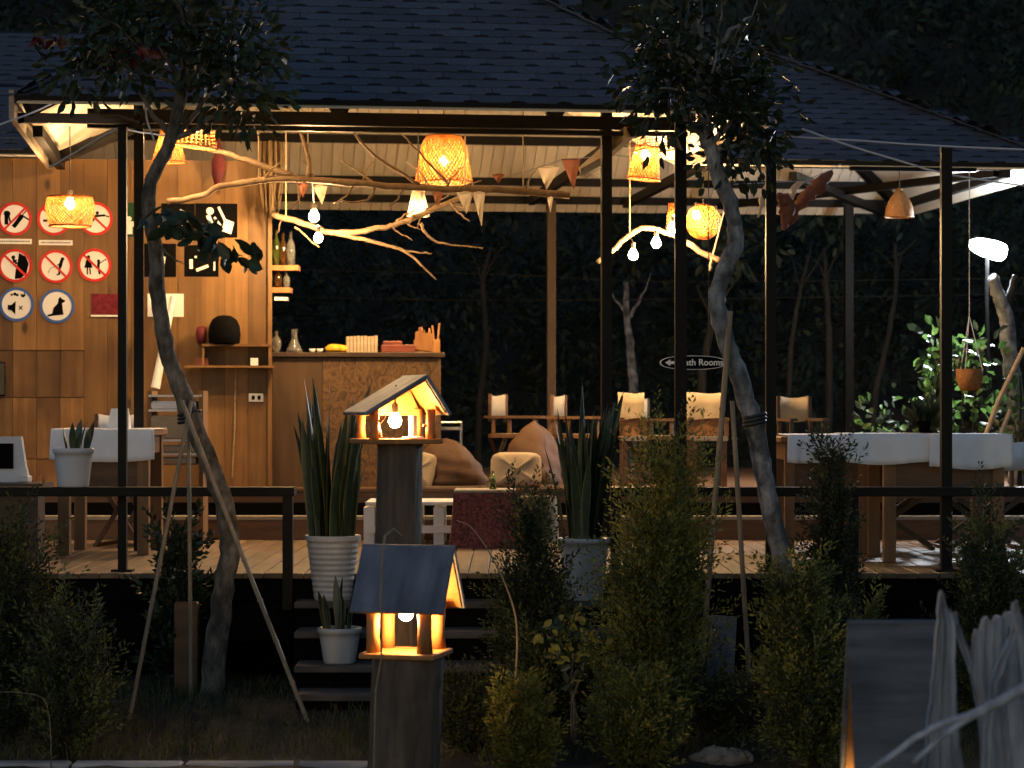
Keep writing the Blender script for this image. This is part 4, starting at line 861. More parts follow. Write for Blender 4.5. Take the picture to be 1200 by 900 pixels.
branch(b, [(318, 251, D), (355, 262, D), (392, 273, D), (440, 268, D), (480, 258, D), (510, 243, D), (552, 228, D)], .022, .018, 9); b.build('main_limb', M_drift, br, True)
for pts, r0, r1 in (([(392, 273, D), (425, 281, D), (470, 292, D), (486, 304, D), (511, 328, D)], .018, .005), ([(470, 293, D), (490, 296, D), (506, 297, D)], .010, .004), ([(493, 262, D), (500, 275, D), (520, 286, D), (566, 291, D)], .013, .004), ([(345, 266, D - .05), (358, 276, D - .05), (374, 290, D - .05)], .008, .004)):
    b = MB(); branch(b, pts, r0, r1, 7); b.build('twig', M_drift, br, True)
for k in range(9):
    px = rt.uniform(330, 530); py = float(np.interp(px, [318, 392, 440, 552], [251, 273, 268, 228])); L1 = rt.uniform(12, 34); dx = rt.uniform(-14, 40); dd = rt.uniform(-.2, .2); sg = rt.choice((1, 1, -1))
    b = MB(); branch(b, [(px, py, D), (px + dx * .4, py + sg * L1 * .35, D + dd * .4), (px + dx, py + sg * L1 * .7, D + dd)], .008, .003, 6); b.build('twig', M_drift, br, True)
hanger(br, 335, 255, D); hanger(br, 545, 230, D)
def bare(px, py, D, lab, sup, r=.036, m=None, dirz=-1):
    c = P(px, py, D); o = thing('bare_bulb', lab, 'bulb', c, 0, 'bare warm bulbs on the driftwood')
    k = bulb_mesh(r).build('glass', m or M_bulb_b, o, True, world=False)
    MB().lathe([(.001, 0), (.015, 0), (.016, .045), (.005, .055), (.001, .055)], 10).build('socket', M_brass, o, world=False).location = (0, 0, r * 1.2)
    e = P(*sup) - c; MB().tube([(0, 0, r * 1.2 + .05), e * .5 + Vector((0, 0, .05)), e], .004, 6).build('wire', M_cord, o, world=False)
bare(368, 254, 16.15, 'upper bare warm bulb above the forked driftwood branch', (366, 212, 15.7)); bare(373, 279, 16.15, 'lower bare warm bulb under the forked driftwood branch', (380, 268, 16.5), r=.03, m=M_bulb_s)
D = 16.8; br = thing('driftwood_branch', 'short bent driftwood branch strung with bare bulbs by the tall pole', 'branch', P(770, 280, D)); b = MB()
branch(b, [(700, 308, D), (722, 290, D), (752, 268, D), (790, 276, D), (812, 290, D), (845, 306, D)], .016, .022, 9); b.build('main_limb', M_drift, br, True)
b = MB(); branch(b, [(835, 303, D), (833, 312, D), (831, 317, D)], .014, .011, 7); b.build('twig', M_drift, br, True)
hanger(br, 738, 277, D)
MB().tube([P(835, 300, D), P(850, 243, D - .1), Vector((GX(858, D), D, ceilz(858, 160, D)))], .006, 6).build('rope', M_rope, br)
for px, py, lab, s_ in ((788, 268, 'bare bulb nearest the tall pole on the bent driftwood', (786, 275)), (769, 285, 'bare bulb in the middle of the bent driftwood', (768, 271)), (742, 299, 'lowest bare bulb near the thin end of the bent driftwood', (738, 279))):
    bare(px, py, D - .2, lab, (s_[0], s_[1], D), r=.034)
# pennants
def pennant(px, py, wpx, hpx, D, m, lab, skew=0):
    b = MB(); x0, x1, z0 = GX(px - wpx / 2, D), GX(px + wpx / 2, D), GZ(py, D); n = 6
    for j in range(6):
        t = j / 5; xa = x0 + (x1 - x0) * .5 * t + skew * t * .05; xb = x1 - (x1 - x0) * .5 * t + skew * t * .05
        for i in range(n): u = i / (n - 1); b.v.append((xa + (xb - xa) * u, D + .012 * math.sin(u * 5 + j), z0 - S(hpx, D) * t + .01 * math.sin(u * 3.1)))
    for j in range(5):
        for i in range(n - 1): b.f.append((j * n + i, j * n + i + 1, (j + 1) * n + i + 1, (j + 1) * n + i)); b.m.append(0)
    b.tube([(x0, D, z0), (x1, D, z0)], .004, 5); o = b.build('pennant', m, smooth=True); tag(o, lab, 'pennant', 'cloth pennants on the branch')
for px, py, w_, h_, m, lab, sk_ in ((355, 216, 12, 16, M_orange, 'small red pennant under the branch by the bare bulbs', 0), (375, 218, 18, 22, M_pennw, 'cream pennant hanging beside the small red one', .3), (513, 226, 13, 18, M_orange, 'small red pennant under the branch below the bell lamp', 0), (545, 226, 20, 25, M_pennw, 'cream pennant near the bell lamp', .2), (561, 226, 15, 40, M_pennw, 'long narrow cream pennant with drooping tip', .4), (584, 205, 14, 10, M_orange, 'tiny red rag lying on the branch', 0), (643, 196, 26, 27, M_pennw, 'wide cream pennant at the branch end', -.3), (669, 187, 22, 36, M_orange, 'orange speckled pennant hanging past the branch end', .4), (645, 232, 7, 18, M_pennw, 'thin cream strip dangling under the branch end', 0)):
    pennant(px, py, w_, h_, 15.6, m, lab, sk_)
tag(MB().tube([P(600, 205, 15.6), P(632, 196, 15.6), P(660, 187, 15.6), P(720, 182, 15.6), P(800, 190, 15.6)], .003, 5).build('bunting_cord', M_string), 'thin cord carrying the pennants past the branch end', 'cord')
# orange cloth bunch and gathered rag on the right wing
def ragtube(pts, rads, m, name, lab, cat):
    b = MB(); p_ = wob([P(*q) for q in pts], 4, .01); N = len(p_); rr = np.interp(np.linspace(0, 1, N), np.linspace(0, 1, len(rads)), rads); b.tube(p_, list(rr), 9, .25); tag(b.build(name, m, smooth=True), lab, cat)
ragtube([(975, 200, 14.6), (960, 217, 14.6), (945, 232, 14.6), (932, 248, 14.6), (920, 268, 14.6)], [.01, .05, .04, .03, .012], M_orange, 'orange_cloth', 'orange cloth strip slung diagonally under the right eave', 'cloth')
ragtube([(913, 228, 14.5), (921, 236, 14.5), (922, 250, 14.5), (918, 270, 14.5)], [.02, .045, .045, .008], M_orange, 'orange_cloth', 'crumpled orange cloth hanging beside the pole under the right eave', 'cloth')
ragtube([(942, 213, 14.55), (930, 222, 14.55), (925, 236, 14.55)], [.008, .022, .012], M_pennw, 'cream_rag', 'small cream rag knotted by the orange cloths', 'cloth')
ragtube([(899, 215, 14.5), (893, 235, 14.5), (888, 255, 14.5)], [.012, .018, .006], M_pennw, 'cream_rag', 'thin cream rag dangling between pole and leaning trunk', 'cloth')
tag(MB().tube([P(985, 192, 14.8), P(975, 199, 14.6), P(942, 212, 14.55), P(900, 214, 14.5), P(860, 216, 14.4)], .003, 5).build('rag_cord', M_string), 'cord under the right eave carrying the orange cloths', 'cord')
# oval sign
D = 14.5; og = thing('oval_sign', 'dark oval wooden sign with white arrow and lettering', 'sign', P(812, 425, D)); hw = S(39, D); hh = S(8.2, D)
def oval(k, y, t, m, nm):
    poly = []
    for i in range(40):
        a = 2 * math.pi * i / 40; x = math.cos(a); z_ = math.sin(a); poly.append((hw * k * (abs(x) ** .8) * (1 if x > 0 else -1), (hh - hw * (1 - k) * .45) * (abs(z_) ** .9) * (1 if z_ > 0 else -1)))
    MB().prism(poly[::-1], t, T2(y=y)).build(nm, m, og, world=False)
oval(1, 0, .012, M_signw, 'border'); oval(.965, -.011, .003, M_black, 'board')
ar = MB(); ar.prism([(-hw * .84, 0), (-hw * .68, hh * .48), (-hw * .68, hh * .2), (-hw * .5, hh * .2), (-hw * .5, -hh * .2), (-hw * .68, -hh * .2), (-hw * .68, -hh * .48)], .002, T2(y=-.0142)); ar.build('arrow', M_signw, og, world=False)
def text3(s, size, parent, loc, m, nm='lettering'):
    cu = bpy.data.curves.new('t', 'FONT'); cu.body = s; cu.size = size; cu.align_x = 'CENTER'; cu.align_y = 'CENTER'; cu.extrude = .001; cu.offset = size * .018
    to = bpy.data.objects.new('t', cu); COL.objects.link(to); dg = bpy.context.evaluated_depsgraph_get(); me = bpy.data.meshes.new_from_object(to.evaluated_get(dg)); bpy.data.objects.remove(to)
    me.materials.clear(); me.materials.append(m); o = link(nm, me, parent, loc, (R(90), 0, 0)); return o
text3('Bath Rooms', hh * 1.25, og, (hw * .26, -.0155, 0), M_signw)
for dx in (-.05, .1): MB().tube([(dx, .01, -hh), (dx + .02, .02, -1.0)] if 0 else [(dx, .012, hh * .5), (dx, .012, 1.75)], .003, 5).build('hanging_wire', M_cord, og, world=False)

# ------------------------------------------------------------------ ropes
for pts, lab in (([(-40, 160, 12.82), (30, 135, 12.9), (60, 122, 13.7)], 'pale rope running off from the raw fascia board'), ([(58, 196, 13.2), (100, 172, 13.0), (138, 150, 12.84)], 'pale rope tied from pole top towards the cabin'), ([(138, 150, 12.84), (165, 155, 13.4), (200, 160, 14.0)], 'short pale rope from pole top to the trunk'),
                 ([(925, 160, 12.8), (1010, 165, 12.83), (1118, 172, 12.82), (1260, 177, 12.8)], 'pale rope level along the right eave over the pole top'), ([(940, 151, 12.8), (1000, 172, 12.83), (1060, 190, 12.9), (1115, 205, 12.84), (1230, 222, 12.9)], 'pale rope sagging lower across the right eave'), ([(170, 118, 12.3), (172, 140, 12.4), (181, 166, 12.4)], 'pale twine end dangling by the leaning trunk')):
    tag(MB().tube(wob([P(*p) for p in pts], 4, .002), .0055, 6).build('rope', M_string, smooth=True), lab, 'rope', 'pale ropes strung between poles')
for pts, lab in (([(330, 316, 21.6), (600, 322, 21.8), (900, 330, 22)], 'faint overhead cable crossing the dark trees'), ([(330, 348, 22), (600, 352, 22), (1100, 346, 22)], 'faint lower cable crossing the dark trees')):
    tag(MB().tube(wob([P(*p) for p in ([( -900, pts[0][1] - 20, 21.5)] + pts + [(2100, pts[-1][1] - 20, 22)])], 4, 0), .004, 5).build('cable', M_barkdark), lab, 'cable')

# ------------------------------------------------------------------ birdhouses
def birdhouse(px, D, zp, ztopeave, rise, hw, dp, rot, lab, plab, postw, bulbpos, roofm=M_blueroof, gm=None, lit=True, tall=True, bulb_r=.03, ov=.05, rx=0.0, bm=None, pr_=.024):
    x = GX(px, D); o = thing('birdhouse', lab, 'birdhouse', (x, D, zp), rot, 'lit wooden birdhouses'); k = dict(parent=o, world=False); he = ztopeave - zp
    MB().box((0, 0, .012), (hw * 2 + .05, dp + .05, .024), bev=.004).build('platform', M_housewood, **k)
    for sx in (-1, 1):
        for sy in (-1, 1):
            xx, yy = sx * (hw - .02), sy * (dp / 2 - .025); MB().tube([(xx, yy, .02), (xx + random.uniform(-.006, .006), yy, he * .5), (xx, yy, he + .03)], [pr_, pr_ * .88, pr_ * .95], 8, .15).build('corner_post', M_housewood, smooth=True, **k)
    zr = he + rise
    y = dp / 2 - .01
    MB().prism([(-hw, he), (hw, he), (rx, zr - .02)], .014, Matrix.Translation((0, y + .007, 0))).build('gable', M_housewood, **k)
    for sx in (-1, 1):
        run = hw + ov + sx * -rx if sx < 0 else hw + ov - rx
        run = hw + ov + rx if sx < 0 else hw + ov - rx
        ex = -hw - ov if sx < 0 else hw + ov; ang = math.atan2(rise, run); L_ = math.hypot(rise, run) + .018
        bb = MB().box((0, 0, 0), (L_, dp + .13, .018), bev=.004); rr = bb.build('roof_board', roofm, **k); rr.location = ((ex + rx) / 2, -.01, he + rise / 2 + .012); rr.rotation_euler = (0, sx * ang, 0)
        MB().box((0, 0, -.0125), (L_ - .03, dp + .10, .006)).build('lining', M_housewood, parent=rr, world=False)  # raw wood sheet added under the roof board to turn the lit inside amber
    if lit:
        b_ = bulb_mesh(bulb_r).build('bulb', bm or M_bulb_h, o, True, world=False); b_.location = bulbpos
        MB().lathe([(.001, 0), (.015, 0), (.016, .04), (.005, .05), (.001, .05)], 10).build('socket', M_brass, **k).location = (bulbpos[0], bulbpos[1], bulbpos[2] + bulb_r * 1.2)
        MB().tube([(bulbpos[0], bulbpos[1], bulbpos[2] + bulb_r * 1.2 + .045), (0, 0, he + rise * .85)], .004, 5).build('wire', M_cord, **k)
    # log post
    pg = gh(x, D); b = MB(); n = 16; N = 14; ph = random.uniform(0, 6)
    for i in range(N + 1):
        t = i / N; z = pg - .05 + (zp - pg + .05) * t
        for q in range(n):
            a = 2 * math.pi * q / n; rr = postw / 2 * (1 + .07 * math.sin(2 * a + ph) + .05 * math.sin(5 * a + ph * 2 + t) + random.uniform(-.025, .025)) * (1.06 - .06 * t); b.v.append((x + .02 * math.sin(t * 2 + ph) + rr * math.cos(a), D + rr * math.sin(a) * .9, z))
    for i in range(N):
        for q in range(n): b.f.append((i * n + q, i * n + (q + 1) % n, i * n + n + (q + 1) % n, i * n + n + q)); b.m.append(0)
    b.f.append(tuple(range(N * n, N * n + n))); b.m.append(0)
    po = b.build('log_post', M_logpost); tag(po, plab, 'post', 'old log posts under the birdhouses')
    return o
h1 = birdhouse(464, 10.6, GZ(520, 10.6), GZ(487, 10.6), .165, .155, .26, R(19), 'lit birdhouse with gable front and candle on the taller log post', 'tall old log post under the gable fronted birdhouse', S(54, 10.6), (-.01, -.02, .105), ov=.04, rx=.088)
MB().lathe([(.001, .024), (.05, .024), (.05, .032), (.019, .034), (.019, .13), (.001, .13)], 14).build('candle', M_signw, h1, world=False).location = (.07, -.04, 0)
MB().tube([(-.10, -.1, .03), (-.11, -.09, .09), (-.08, -.1, .13)], .008, 6, .2).build('perch', M_housewood, h1, world=False)
MB().tube([(.10, -.1, .085), (.15, -.1, .085)], .007, 6).build('perch', M_housewood, h1, world=False)
h2 = birdhouse(476, 9.6, GZ(769, 9.6), GZ(716, 9.6), .255, .125, .27, R(76), 'lit birdhouse with steep blue grey roof facing the garden on the shorter post', 'thick old log post under the steep roofed birdhouse', S(84, 9.6), (-.07, -.02, .185), ov=.045, pr_=.033)
b = MB(); b.tube([P(449, 645, 9.38), P(451, 628, 9.44), P(461, 620, 9.5), P(470, 628, 9.6)], .006, 6); b.tube([P(449, 645, 9.38), P(446, 700, 9.32), P(447, 770, 9.33), P(440, 810, 9.36), P(438, 915, 9.4)], .004, 6)
tag(b.build('lamp_wire', M_rope), 'thin pale wire looping over the steep roof and down its log post', 'wire')
random.seed(21)
h3 = birdhouse(1043, 7.0, .26, .50, .49, .10, .15, R(91), 'steep roofed grey weathered birdhouse beside the bleached planks', 'short log post under the weathered grey birdhouse', .2, (.02, .06, .17), roofm=M_greyplank, ov=.05, bulb_r=.012)
# bleached split planks in the right foreground
def slab(pts_l, pts_r, D, t, lab):
    NS = 12
    def dens(p): return [(p[i][0] + (p[i + 1][0] - p[i][0]) * q / 4 + random.uniform(-1.2, 1.2), p[i][1] + (p[i + 1][1] - p[i][1]) * q / 4) for i in range(len(p) - 1) for q in range(4)] + [p[-1]]
    pts_l, pts_r = dens(pts_l), dens(pts_r); grv = [random.uniform(-.010, .010) for _ in range(NS + 1)]; tp_ = [random.uniform(-9, 9) for _ in range(NS + 1)]
    b = MB(); n = len(pts_l); vs = []
    for ii, ((xl, yl), (xr, yr)) in enumerate(zip(pts_l, pts_r)):
        for y in (0, t):
            for kk in range(NS + 1):
                u = kk / NS; q = P(xl + (xr - xl) * u, yl + (yr - yl) * u + (tp_[kk] if ii == 0 else 0), D); vs.append((q.x + random.uniform(-.001, .001), D + y + (grv[kk] + random.uniform(-.002, .002) if y == 0 else 0) - (.012 * math.sin(u * math.pi) if y == 0 else 0), q.z))
    R_ = 2 * (NS + 1)
    for i in range(n - 1):
        o_ = i * R_; h_ = NS + 1
        for kk in range(NS):
            b.f.append((o_ + kk, o_ + kk + 1, o_ + R_ + kk + 1, o_ + R_ + kk)); b.f.append((o_ + h_ + kk + 1, o_ + h_ + kk, o_ + R_ + h_ + kk, o_ + R_ + h_ + kk + 1))
        b.f.append((o_, o_ + R_, o_ + R_ + h_, o_ + h_)); b.f.append((o_ + NS, o_ + h_ + NS, o_ + R_ + h_ + NS, o_ + R_ + NS))
    for o_ in (0, (n - 1) * R_):
        for kk in range(NS): b.f.append((o_ + kk, o_ + NS + 1 + kk, o_ + NS + 2 + kk, o_ + kk + 1))
    b.v = vs; b.m = [0] * len(b.f); tag(b.build('bleached_plank', M_bleached, smooth=False), lab, 'plank', 'bleached split planks in the garden bed')
gy = 480 + 1.68 / 6.6 * F
slab([(1102, 700), (1098, 735), (1094, 790), (1088, 850), (1084, 900), (1078, gy)], [(1104, 701), (1120, 733), (1119, 790), (1122, 850), (1130, 900), (1140, gy)], 6.6, .03, 'narrow bleached grey split plank with pointed splinter top')
slab([(1116, 722), (1126, 760), (1140, 800), (1150, 870), (1155, gy)], [(1123, 724), (1136, 760), (1152, 800), (1164, 870), (1175, gy)], 6.7, .02, 'thin leaning bleached stick between the two wide planks')
slab([(1143, 735), (1140, 790), (1150, 850), (1158, 900), (1160, gy)], [(1200, 718), (1203, 790), (1206, 850), (1208, 900), (1212, gy)], 6.65, .035, 'wide bleached grey split plank with ragged top')
slab([(1188, 712), (1196, 760), (1204, 830), (1212, 900), (1220, gy)], [(1194, 712), (1206, 760), (1216, 830), (1226, 900), (1240, gy)], 6.5, .025, 'thin bleached slat overlapping the wide ragged plank')
slab([(1183, 740), (1160, 800), (1152, 860), (1150, gy)], [(1191, 742), (1170, 800), (1162, 860), (1162, gy)], 6.55, .018, 'bent bleached strip crossing the wide ragged plank')
D = 5.7; fb = thing('bleached_branch', 'smooth pale forked branch crossing in front of the bleached planks', 'branch', P(1150, 835, D)); b = MB()
branch(b, [(1330, 745, D), (1260, 775, D), (1205, 803, D), (1165, 826, D), (1135, 841, D)], .016, .012, 9, .002, .05); b.build('main_limb', M_bleached, fb, True)
for pts in ([(1140, 838, D), (1105, 848, D), (1075, 864, D), (1030, 897, D), (1000, 925, D), (930, 1000, D), (860, 480 + 1.66 / D * F, D)], [(1140, 840, D), (1105, 862, D), (1070, 895, D)]):
    b = MB(); branch(b, pts, .009, .007 if len(pts) > 4 else .006, 8, .002, .05); b.build('fork', M_bleached, fb, True)
MB().tube([P(1326, 748, D), P(1340, 480 + 1.67 / D * F, D)], [.014, .02], 8, .1).build('prop_stake', M_bleached, fb)

# ------------------------------------------------------------------ pots with snake plants
def pot(px, ytop, ybot, wt_, wb, D, m, ribs, lab, z0=None, name='plant_pot'):
    z0 = z0 if z0 is not None else GZ(ybot, D); h = GZ(ytop, D) - z0; rt, rb = S(wt_, D) / 2, S(wb, D) / 2; x = GX(px, D); o = thing(name, lab, 'plant pot', (x, D, z0), 0, 'plant pots round the deck')
    prof = [(.001, 0), (rb * .96, 0), (rb, .01)]; n = 21 if ribs else 6
    for i in range(1, n): t = i / n; prof.append((rb + (rt * .93 - rb) * t + (ribs * (1 if i % 2 else -1)), .01 + (h - .04) * t))
    prof += [(rt * .93, h - .03), (rt, h - .028), (rt * 1.0, h - .003), (rt * .97, h), (rt * .88, h - .002), (rt * .86, h - .04)]
    MB().lathe(prof, 30).build('shell', m, o, not ribs, world=False); MB().lathe([(rt * .87, h - .035), (rt * .4, h - .03), (.001, h - .028)], 20).build('soil', M_soil, o, world=False)
    return o, Vector((x, D, z0 + h - .035)), rt
def snake(base, r, leaves, lab, hmin, hmax, wd, spread, seed):
    rs = random.Random(seed); o = thing('snake_plant', lab, 'plant', base, 0, 'snake plants in pots')
    for k in range(leaves):
        a = rs.uniform(0, 6.28); rr = r * math.sqrt(rs.random()) * .75; bx, by = rr * math.cos(a), rr * math.sin(a); h = rs.uniform(hmin, hmax) * (1 - .25 * (rr / r)); ln = rs.uniform(.2, 1) * spread
        da = a + rs.uniform(-.5, .5); face = rs.uniform(0, 3.14); tw = rs.uniform(-.9, .9); w0 = wd * rs.uniform(.75, 1.15); N = 9; b = MB()
        for i in range(N + 1):
            t = i / N; ww = w0 * (.55 + .9 * t if t < .45 else max(.02, (1 - ((t - .45) / .55) ** 2.2)) * .955) / 2; cx = bx + math.cos(da) * ln * h * t ** 1.6; cy = by + math.sin(da) * ln * h * t ** 1.6
            f = face + tw * t; sx, sy = math.cos(f), math.sin(f)
            for u, cup in ((-1, .25), (-.82, .16), (0, 0), (.82, .16), (1, .25)): b.v.append((cx + sx * ww * u - sy * ww * cup, cy + sy * ww * u + sx * ww * cup, h * t))
        for i in range(N):
            for c in range(4): b.f.append((i * 5 + c, i * 5 + c + 1, i * 5 + 6 + c, i * 5 + 5 + c)); b.m.append(1 if c in (0, 3) else 0)
        b.build('leaf', [M_snake, M_snake_e], o, True, world=False)
zrail = GZ(576, DF) + .023
o, t, r = pot(86, 525, 569, 48, 36, DF + .06, M_potblue, 0, 'pale grey plastic pot standing on the low railing by the cabin', z0=zrail); snake(t, r, 11, 'short snake plant with pale edged leaves in the pot on the railing', .12, .22, .045, .35, 1)
o, t, r = pot(390, 627, 705, 66, 44, 12.62, M_pot, .0022, 'large white ribbed pot on the top garden step', z0=.609); snake(t, r, 58, 'tall dense dark snake plant in the large ribbed pot', .5, 1.0, .062, .24, 2)
o, t, r = pot(398, 735, 777, 52, 38, 12.12, M_pot, 0, 'small white pot on the third garden step', z0=.318); snake(t, r, 9, 'small snake plant in the white pot on the steps', .18, .34, .045, .25, 3)
o, t, r = pot(684, 630, 708, 62, 46, 12.62, M_pot, 0, 'large smooth white pot beside the golden conifer', z0=.609); snake(t, r, 46, 'tall dark snake plant with spread leaves in the smooth white pot', .55, .92, .062, .24, 4)

# ------------------------------------------------------------------ foliage builders
def crown(name, parent, blobs, n, L, W, mats, wts, seed, oval=True):
    r = np.random.default_rng(seed); Cs = []; Ds = []
    tot = sum(b[2] for b in blobs)
    for c, rad, wgt in blobs:
        k = int(n * wgt / tot); nc = max(3, k // 14); d = r.normal(size=(nc, 3)); d /= np.linalg.norm(d, axis=1, keepdims=True)
        cc = np.array(c) + d * (r.random((nc, 1)) ** .45) * np.array(rad)
        i = r.integers(0, nc, k); off = r.normal(size=(k, 3)) * .075; Cs.append(cc[i] + off); Ds.append(off * 12 + d[i] * .6 + np.array([0, 0, -.35]) + r.normal(size=(k, 3)) * .4)
    C = np.concatenate(Cs); Dv = np.concatenate(Ds); m = len(C); mi = r.choice(len(mats), m, p=wts)
    return leafcloud(name, C, Dv, L * (.6 + .7 * r.random(m)), W * (.6 + .7 * r.random(m)), mats, parent, mi, oval=oval, seed=seed)
def trunk(o, pxs, rads, m, nm='trunk', n=12, jit=.1):
    pts = wob([P(*p) for p in pxs], 5, .006); N = len(pts); rr = np.interp(np.linspace(0, 1, N), np.linspace(0, 1, len(rads)), rads)
    MB().tube(pts, list(rr), n, jit).build(nm, m, o, True); return pts[-1]
def limbs(o, root, targets, r0, m):
    for t in targets:
        t = Vector(t); root = Vector(root); mid = root.lerp(t, .5) + Vector((random.uniform(-.06, .06), random.uniform(-.06, .06), random.uniform(-.02, .1))); pts = wob([root, mid, t], 4, .012); N = len(pts)
        MB().tube(pts, [r0 * (1 - .8 * i / (N - 1)) for i in range(N)], 6, .1).build('limb', m, o, True)
# left tree
D = 12.2; tr = thing('leaning_tree', 'crooked brown barked tree with dark crown, leaning in front of the plank cabin', 'tree', P(248, 818, D), 0, 'young trees staked before the deck')
top_ = trunk(tr, [(246, 826, D), (252, 770, D), (262, 690, D), (270, 640, D), (262, 590, D), (240, 530, D), (215, 465, D), (196, 410, D), (186, 350, D), (182, 290, D), (174, 240, D), (180, 205, D), (200, 165, D), (213, 110, D), (222, 50, D), (225, -10, D)], [.066, .058, .052, .050, .046, .042, .040, .036, .034, .03, .02], M_bark)
blobs = [(P(200, 25, D), (.48, .45, .24), 4), (P(120, 35, D), (.28, .3, .13), 1.6), (P(90, 85, D), (.12, .2, .08), .4), (P(290, 45, D), (.17, .3, .2), 1.3), (P(285, 110, D), (.13, .2, .15), 1.0), (P(250, 78, D), (.22, .3, .12), 1.6), (P(150, 75, D), (.17, .25, .10), .8), (P(205, -90, D), (.6, .5, .45), 4)]
limbs(tr, P(200, 165, D), [P(150, 90, D), P(250, 90, D + .1), P(285, 110, D)], .02, M_bark); limbs(tr, P(222, 40, D), [P(120, 10, D), P(300, 20, D), P(180, -60, D), P(260, -80, D + .2), P(200, -50, D - .3)], .022, M_bark)
limbs(tr, P(213, 100, D), [P(rt.uniform(80, 320), rt.uniform(-20, 120), D + rt.uniform(-.35, .35)) for _ in range(12)], .010, M_bark)
crown('crown', tr, blobs, 2100, .075, .038, [M_leaf, M_leafb], [.75, .25], 5)
leafcloud('red_leaves', [np.array(P(40 + 4 * k, 42 + 3 * (k % 4), D)) for k in range(9)] + [np.array(P(150 + 5 * k, 62 + 3 * (k % 3), D - .35)) for k in range(9)], rng.normal(size=(18, 3)), .08, .045, M_leafred, tr, oval=True, seed=3)
MB().tube(wob([P(120, 60, D), P(80, 50, D), P(48, 46, D)], 4, .008), .006, 5).build('limb', M_bark, tr)
# sprout with large oval leaves (each leaf a part)
lm = MB(); LL, WW = .115, .062; row = [(0, 0), (.2, .32), (.45, .5), (.7, .45), (.9, .22), (1, 0)]
for t, w_ in row:
    for s_ in (-1, 0, 1): lm.v.append((s_ * w_ * WW, abs(s_) * .008 * (w_ > 0), -t * LL - .0))
for i in range(5):
    for c in range(2): lm.f.append((i * 3 + c, i * 3 + c + 1, i * 3 + 4 + c, i * 3 + 3 + c)); lm.m.append(0)
lme = lm.mesh('leaf', M_leafb, True)
spr = wob([P(180, 262, D), P(205, 265, D - .1), P(235, 275, D - .15), P(262, 292, D - .15), P(285, 300, D - .15)], 5, .006)
MB().tube(spr, list(np.linspace(.010, .003, len(spr))), 6).build('limb', M_bark, tr, True)
spr2 = wob([P(183, 285, D), P(200, 300, D - .08), P(215, 310, D - .1)], 4, .005); MB().tube(spr2, list(np.linspace(.008, .003, len(spr2))), 6).build('limb', M_bark, tr, True)
rs = random.Random(4)
for p in (spr * 3 + spr2 * 3)[:62]:
    q = p + Vector((rs.uniform(-.07, .07), rs.uniform(-.08, .08), rs.uniform(-.04, .10))); link('leaf', lme, tr, q - wt(tr), (rs.uniform(-1.1, 1.1), rs.uniform(-1.2, 1.2), rs.uniform(0, 6.28))).scale = (rs.uniform(.8, 1.15),) * 3
# right tree
D = 12.25; tr2 = thing('leaning_tree', 'pale mottled tree with dark crown, leaning beside the tall black pole', 'tree', P(930, 800, D), 0, 'young trees staked before the deck')
trunk(tr2, [(948, 812, D), (932, 740, D), (922, 690, D), (912, 640, D), (903, 590, D), (890, 530, D), (878, 480, D), (862, 430, D), (846, 385, D), (840, 350, D), (850, 315, D), (862, 285, D), (858, 245, D), (842, 205, D), (830, 165, D), (822, 110, D), (818, 40, D), (815, -20, D)], [.062, .055, .05, .05, .048, .046, .045, .042, .04, .032, .02], M_barkpale)
blobs = [(P(815, 55, D), (.34, .4, .30), 4), (P(762, 45, D), (.14, .2, .12), .8), (P(755, 95, D), (.10, .2, .1), .5), (P(880, 60, D), (.13, .2, .12), .7), (P(785, 110, D), (.22, .3, .16), 2), (P(865, 120, D), (.20, .3, .24), 3), (P(880, 150, D), (.11, .2, .13), 1.2), (P(815, -70, D), (.5, .5, .40), 4), (P(850, 185, D), (.13, .2, .10), .8), (P(772, 145, D), (.08, .15, .07), .3), (P(893, 185, D), (.06, .12, .08), .3), (P(905, 110, D), (.06, .12, .08), .25)]
limbs(tr2, P(832, 175, D), [P(790, 110, D), P(870, 120, D), P(890, 160, D)], .02, M_barkpale); limbs(tr2, P(820, 80, D), [P(760, 30, D), P(880, 20, D), P(780, -60, D), P(850, -90, D + .2), P(820, -50, D - .3)], .022, M_barkpale)
limbs(tr2, P(824, 120, D), [P(rt.uniform(740, 895), rt.uniform(-20, 170), D + rt.uniform(-.3, .3)) for _ in range(12)], .010, M_barkpale)
crown('crown', tr2, blobs, 2000, .072, .036, [M_leaf, M_leafb], [.75, .25], 9)
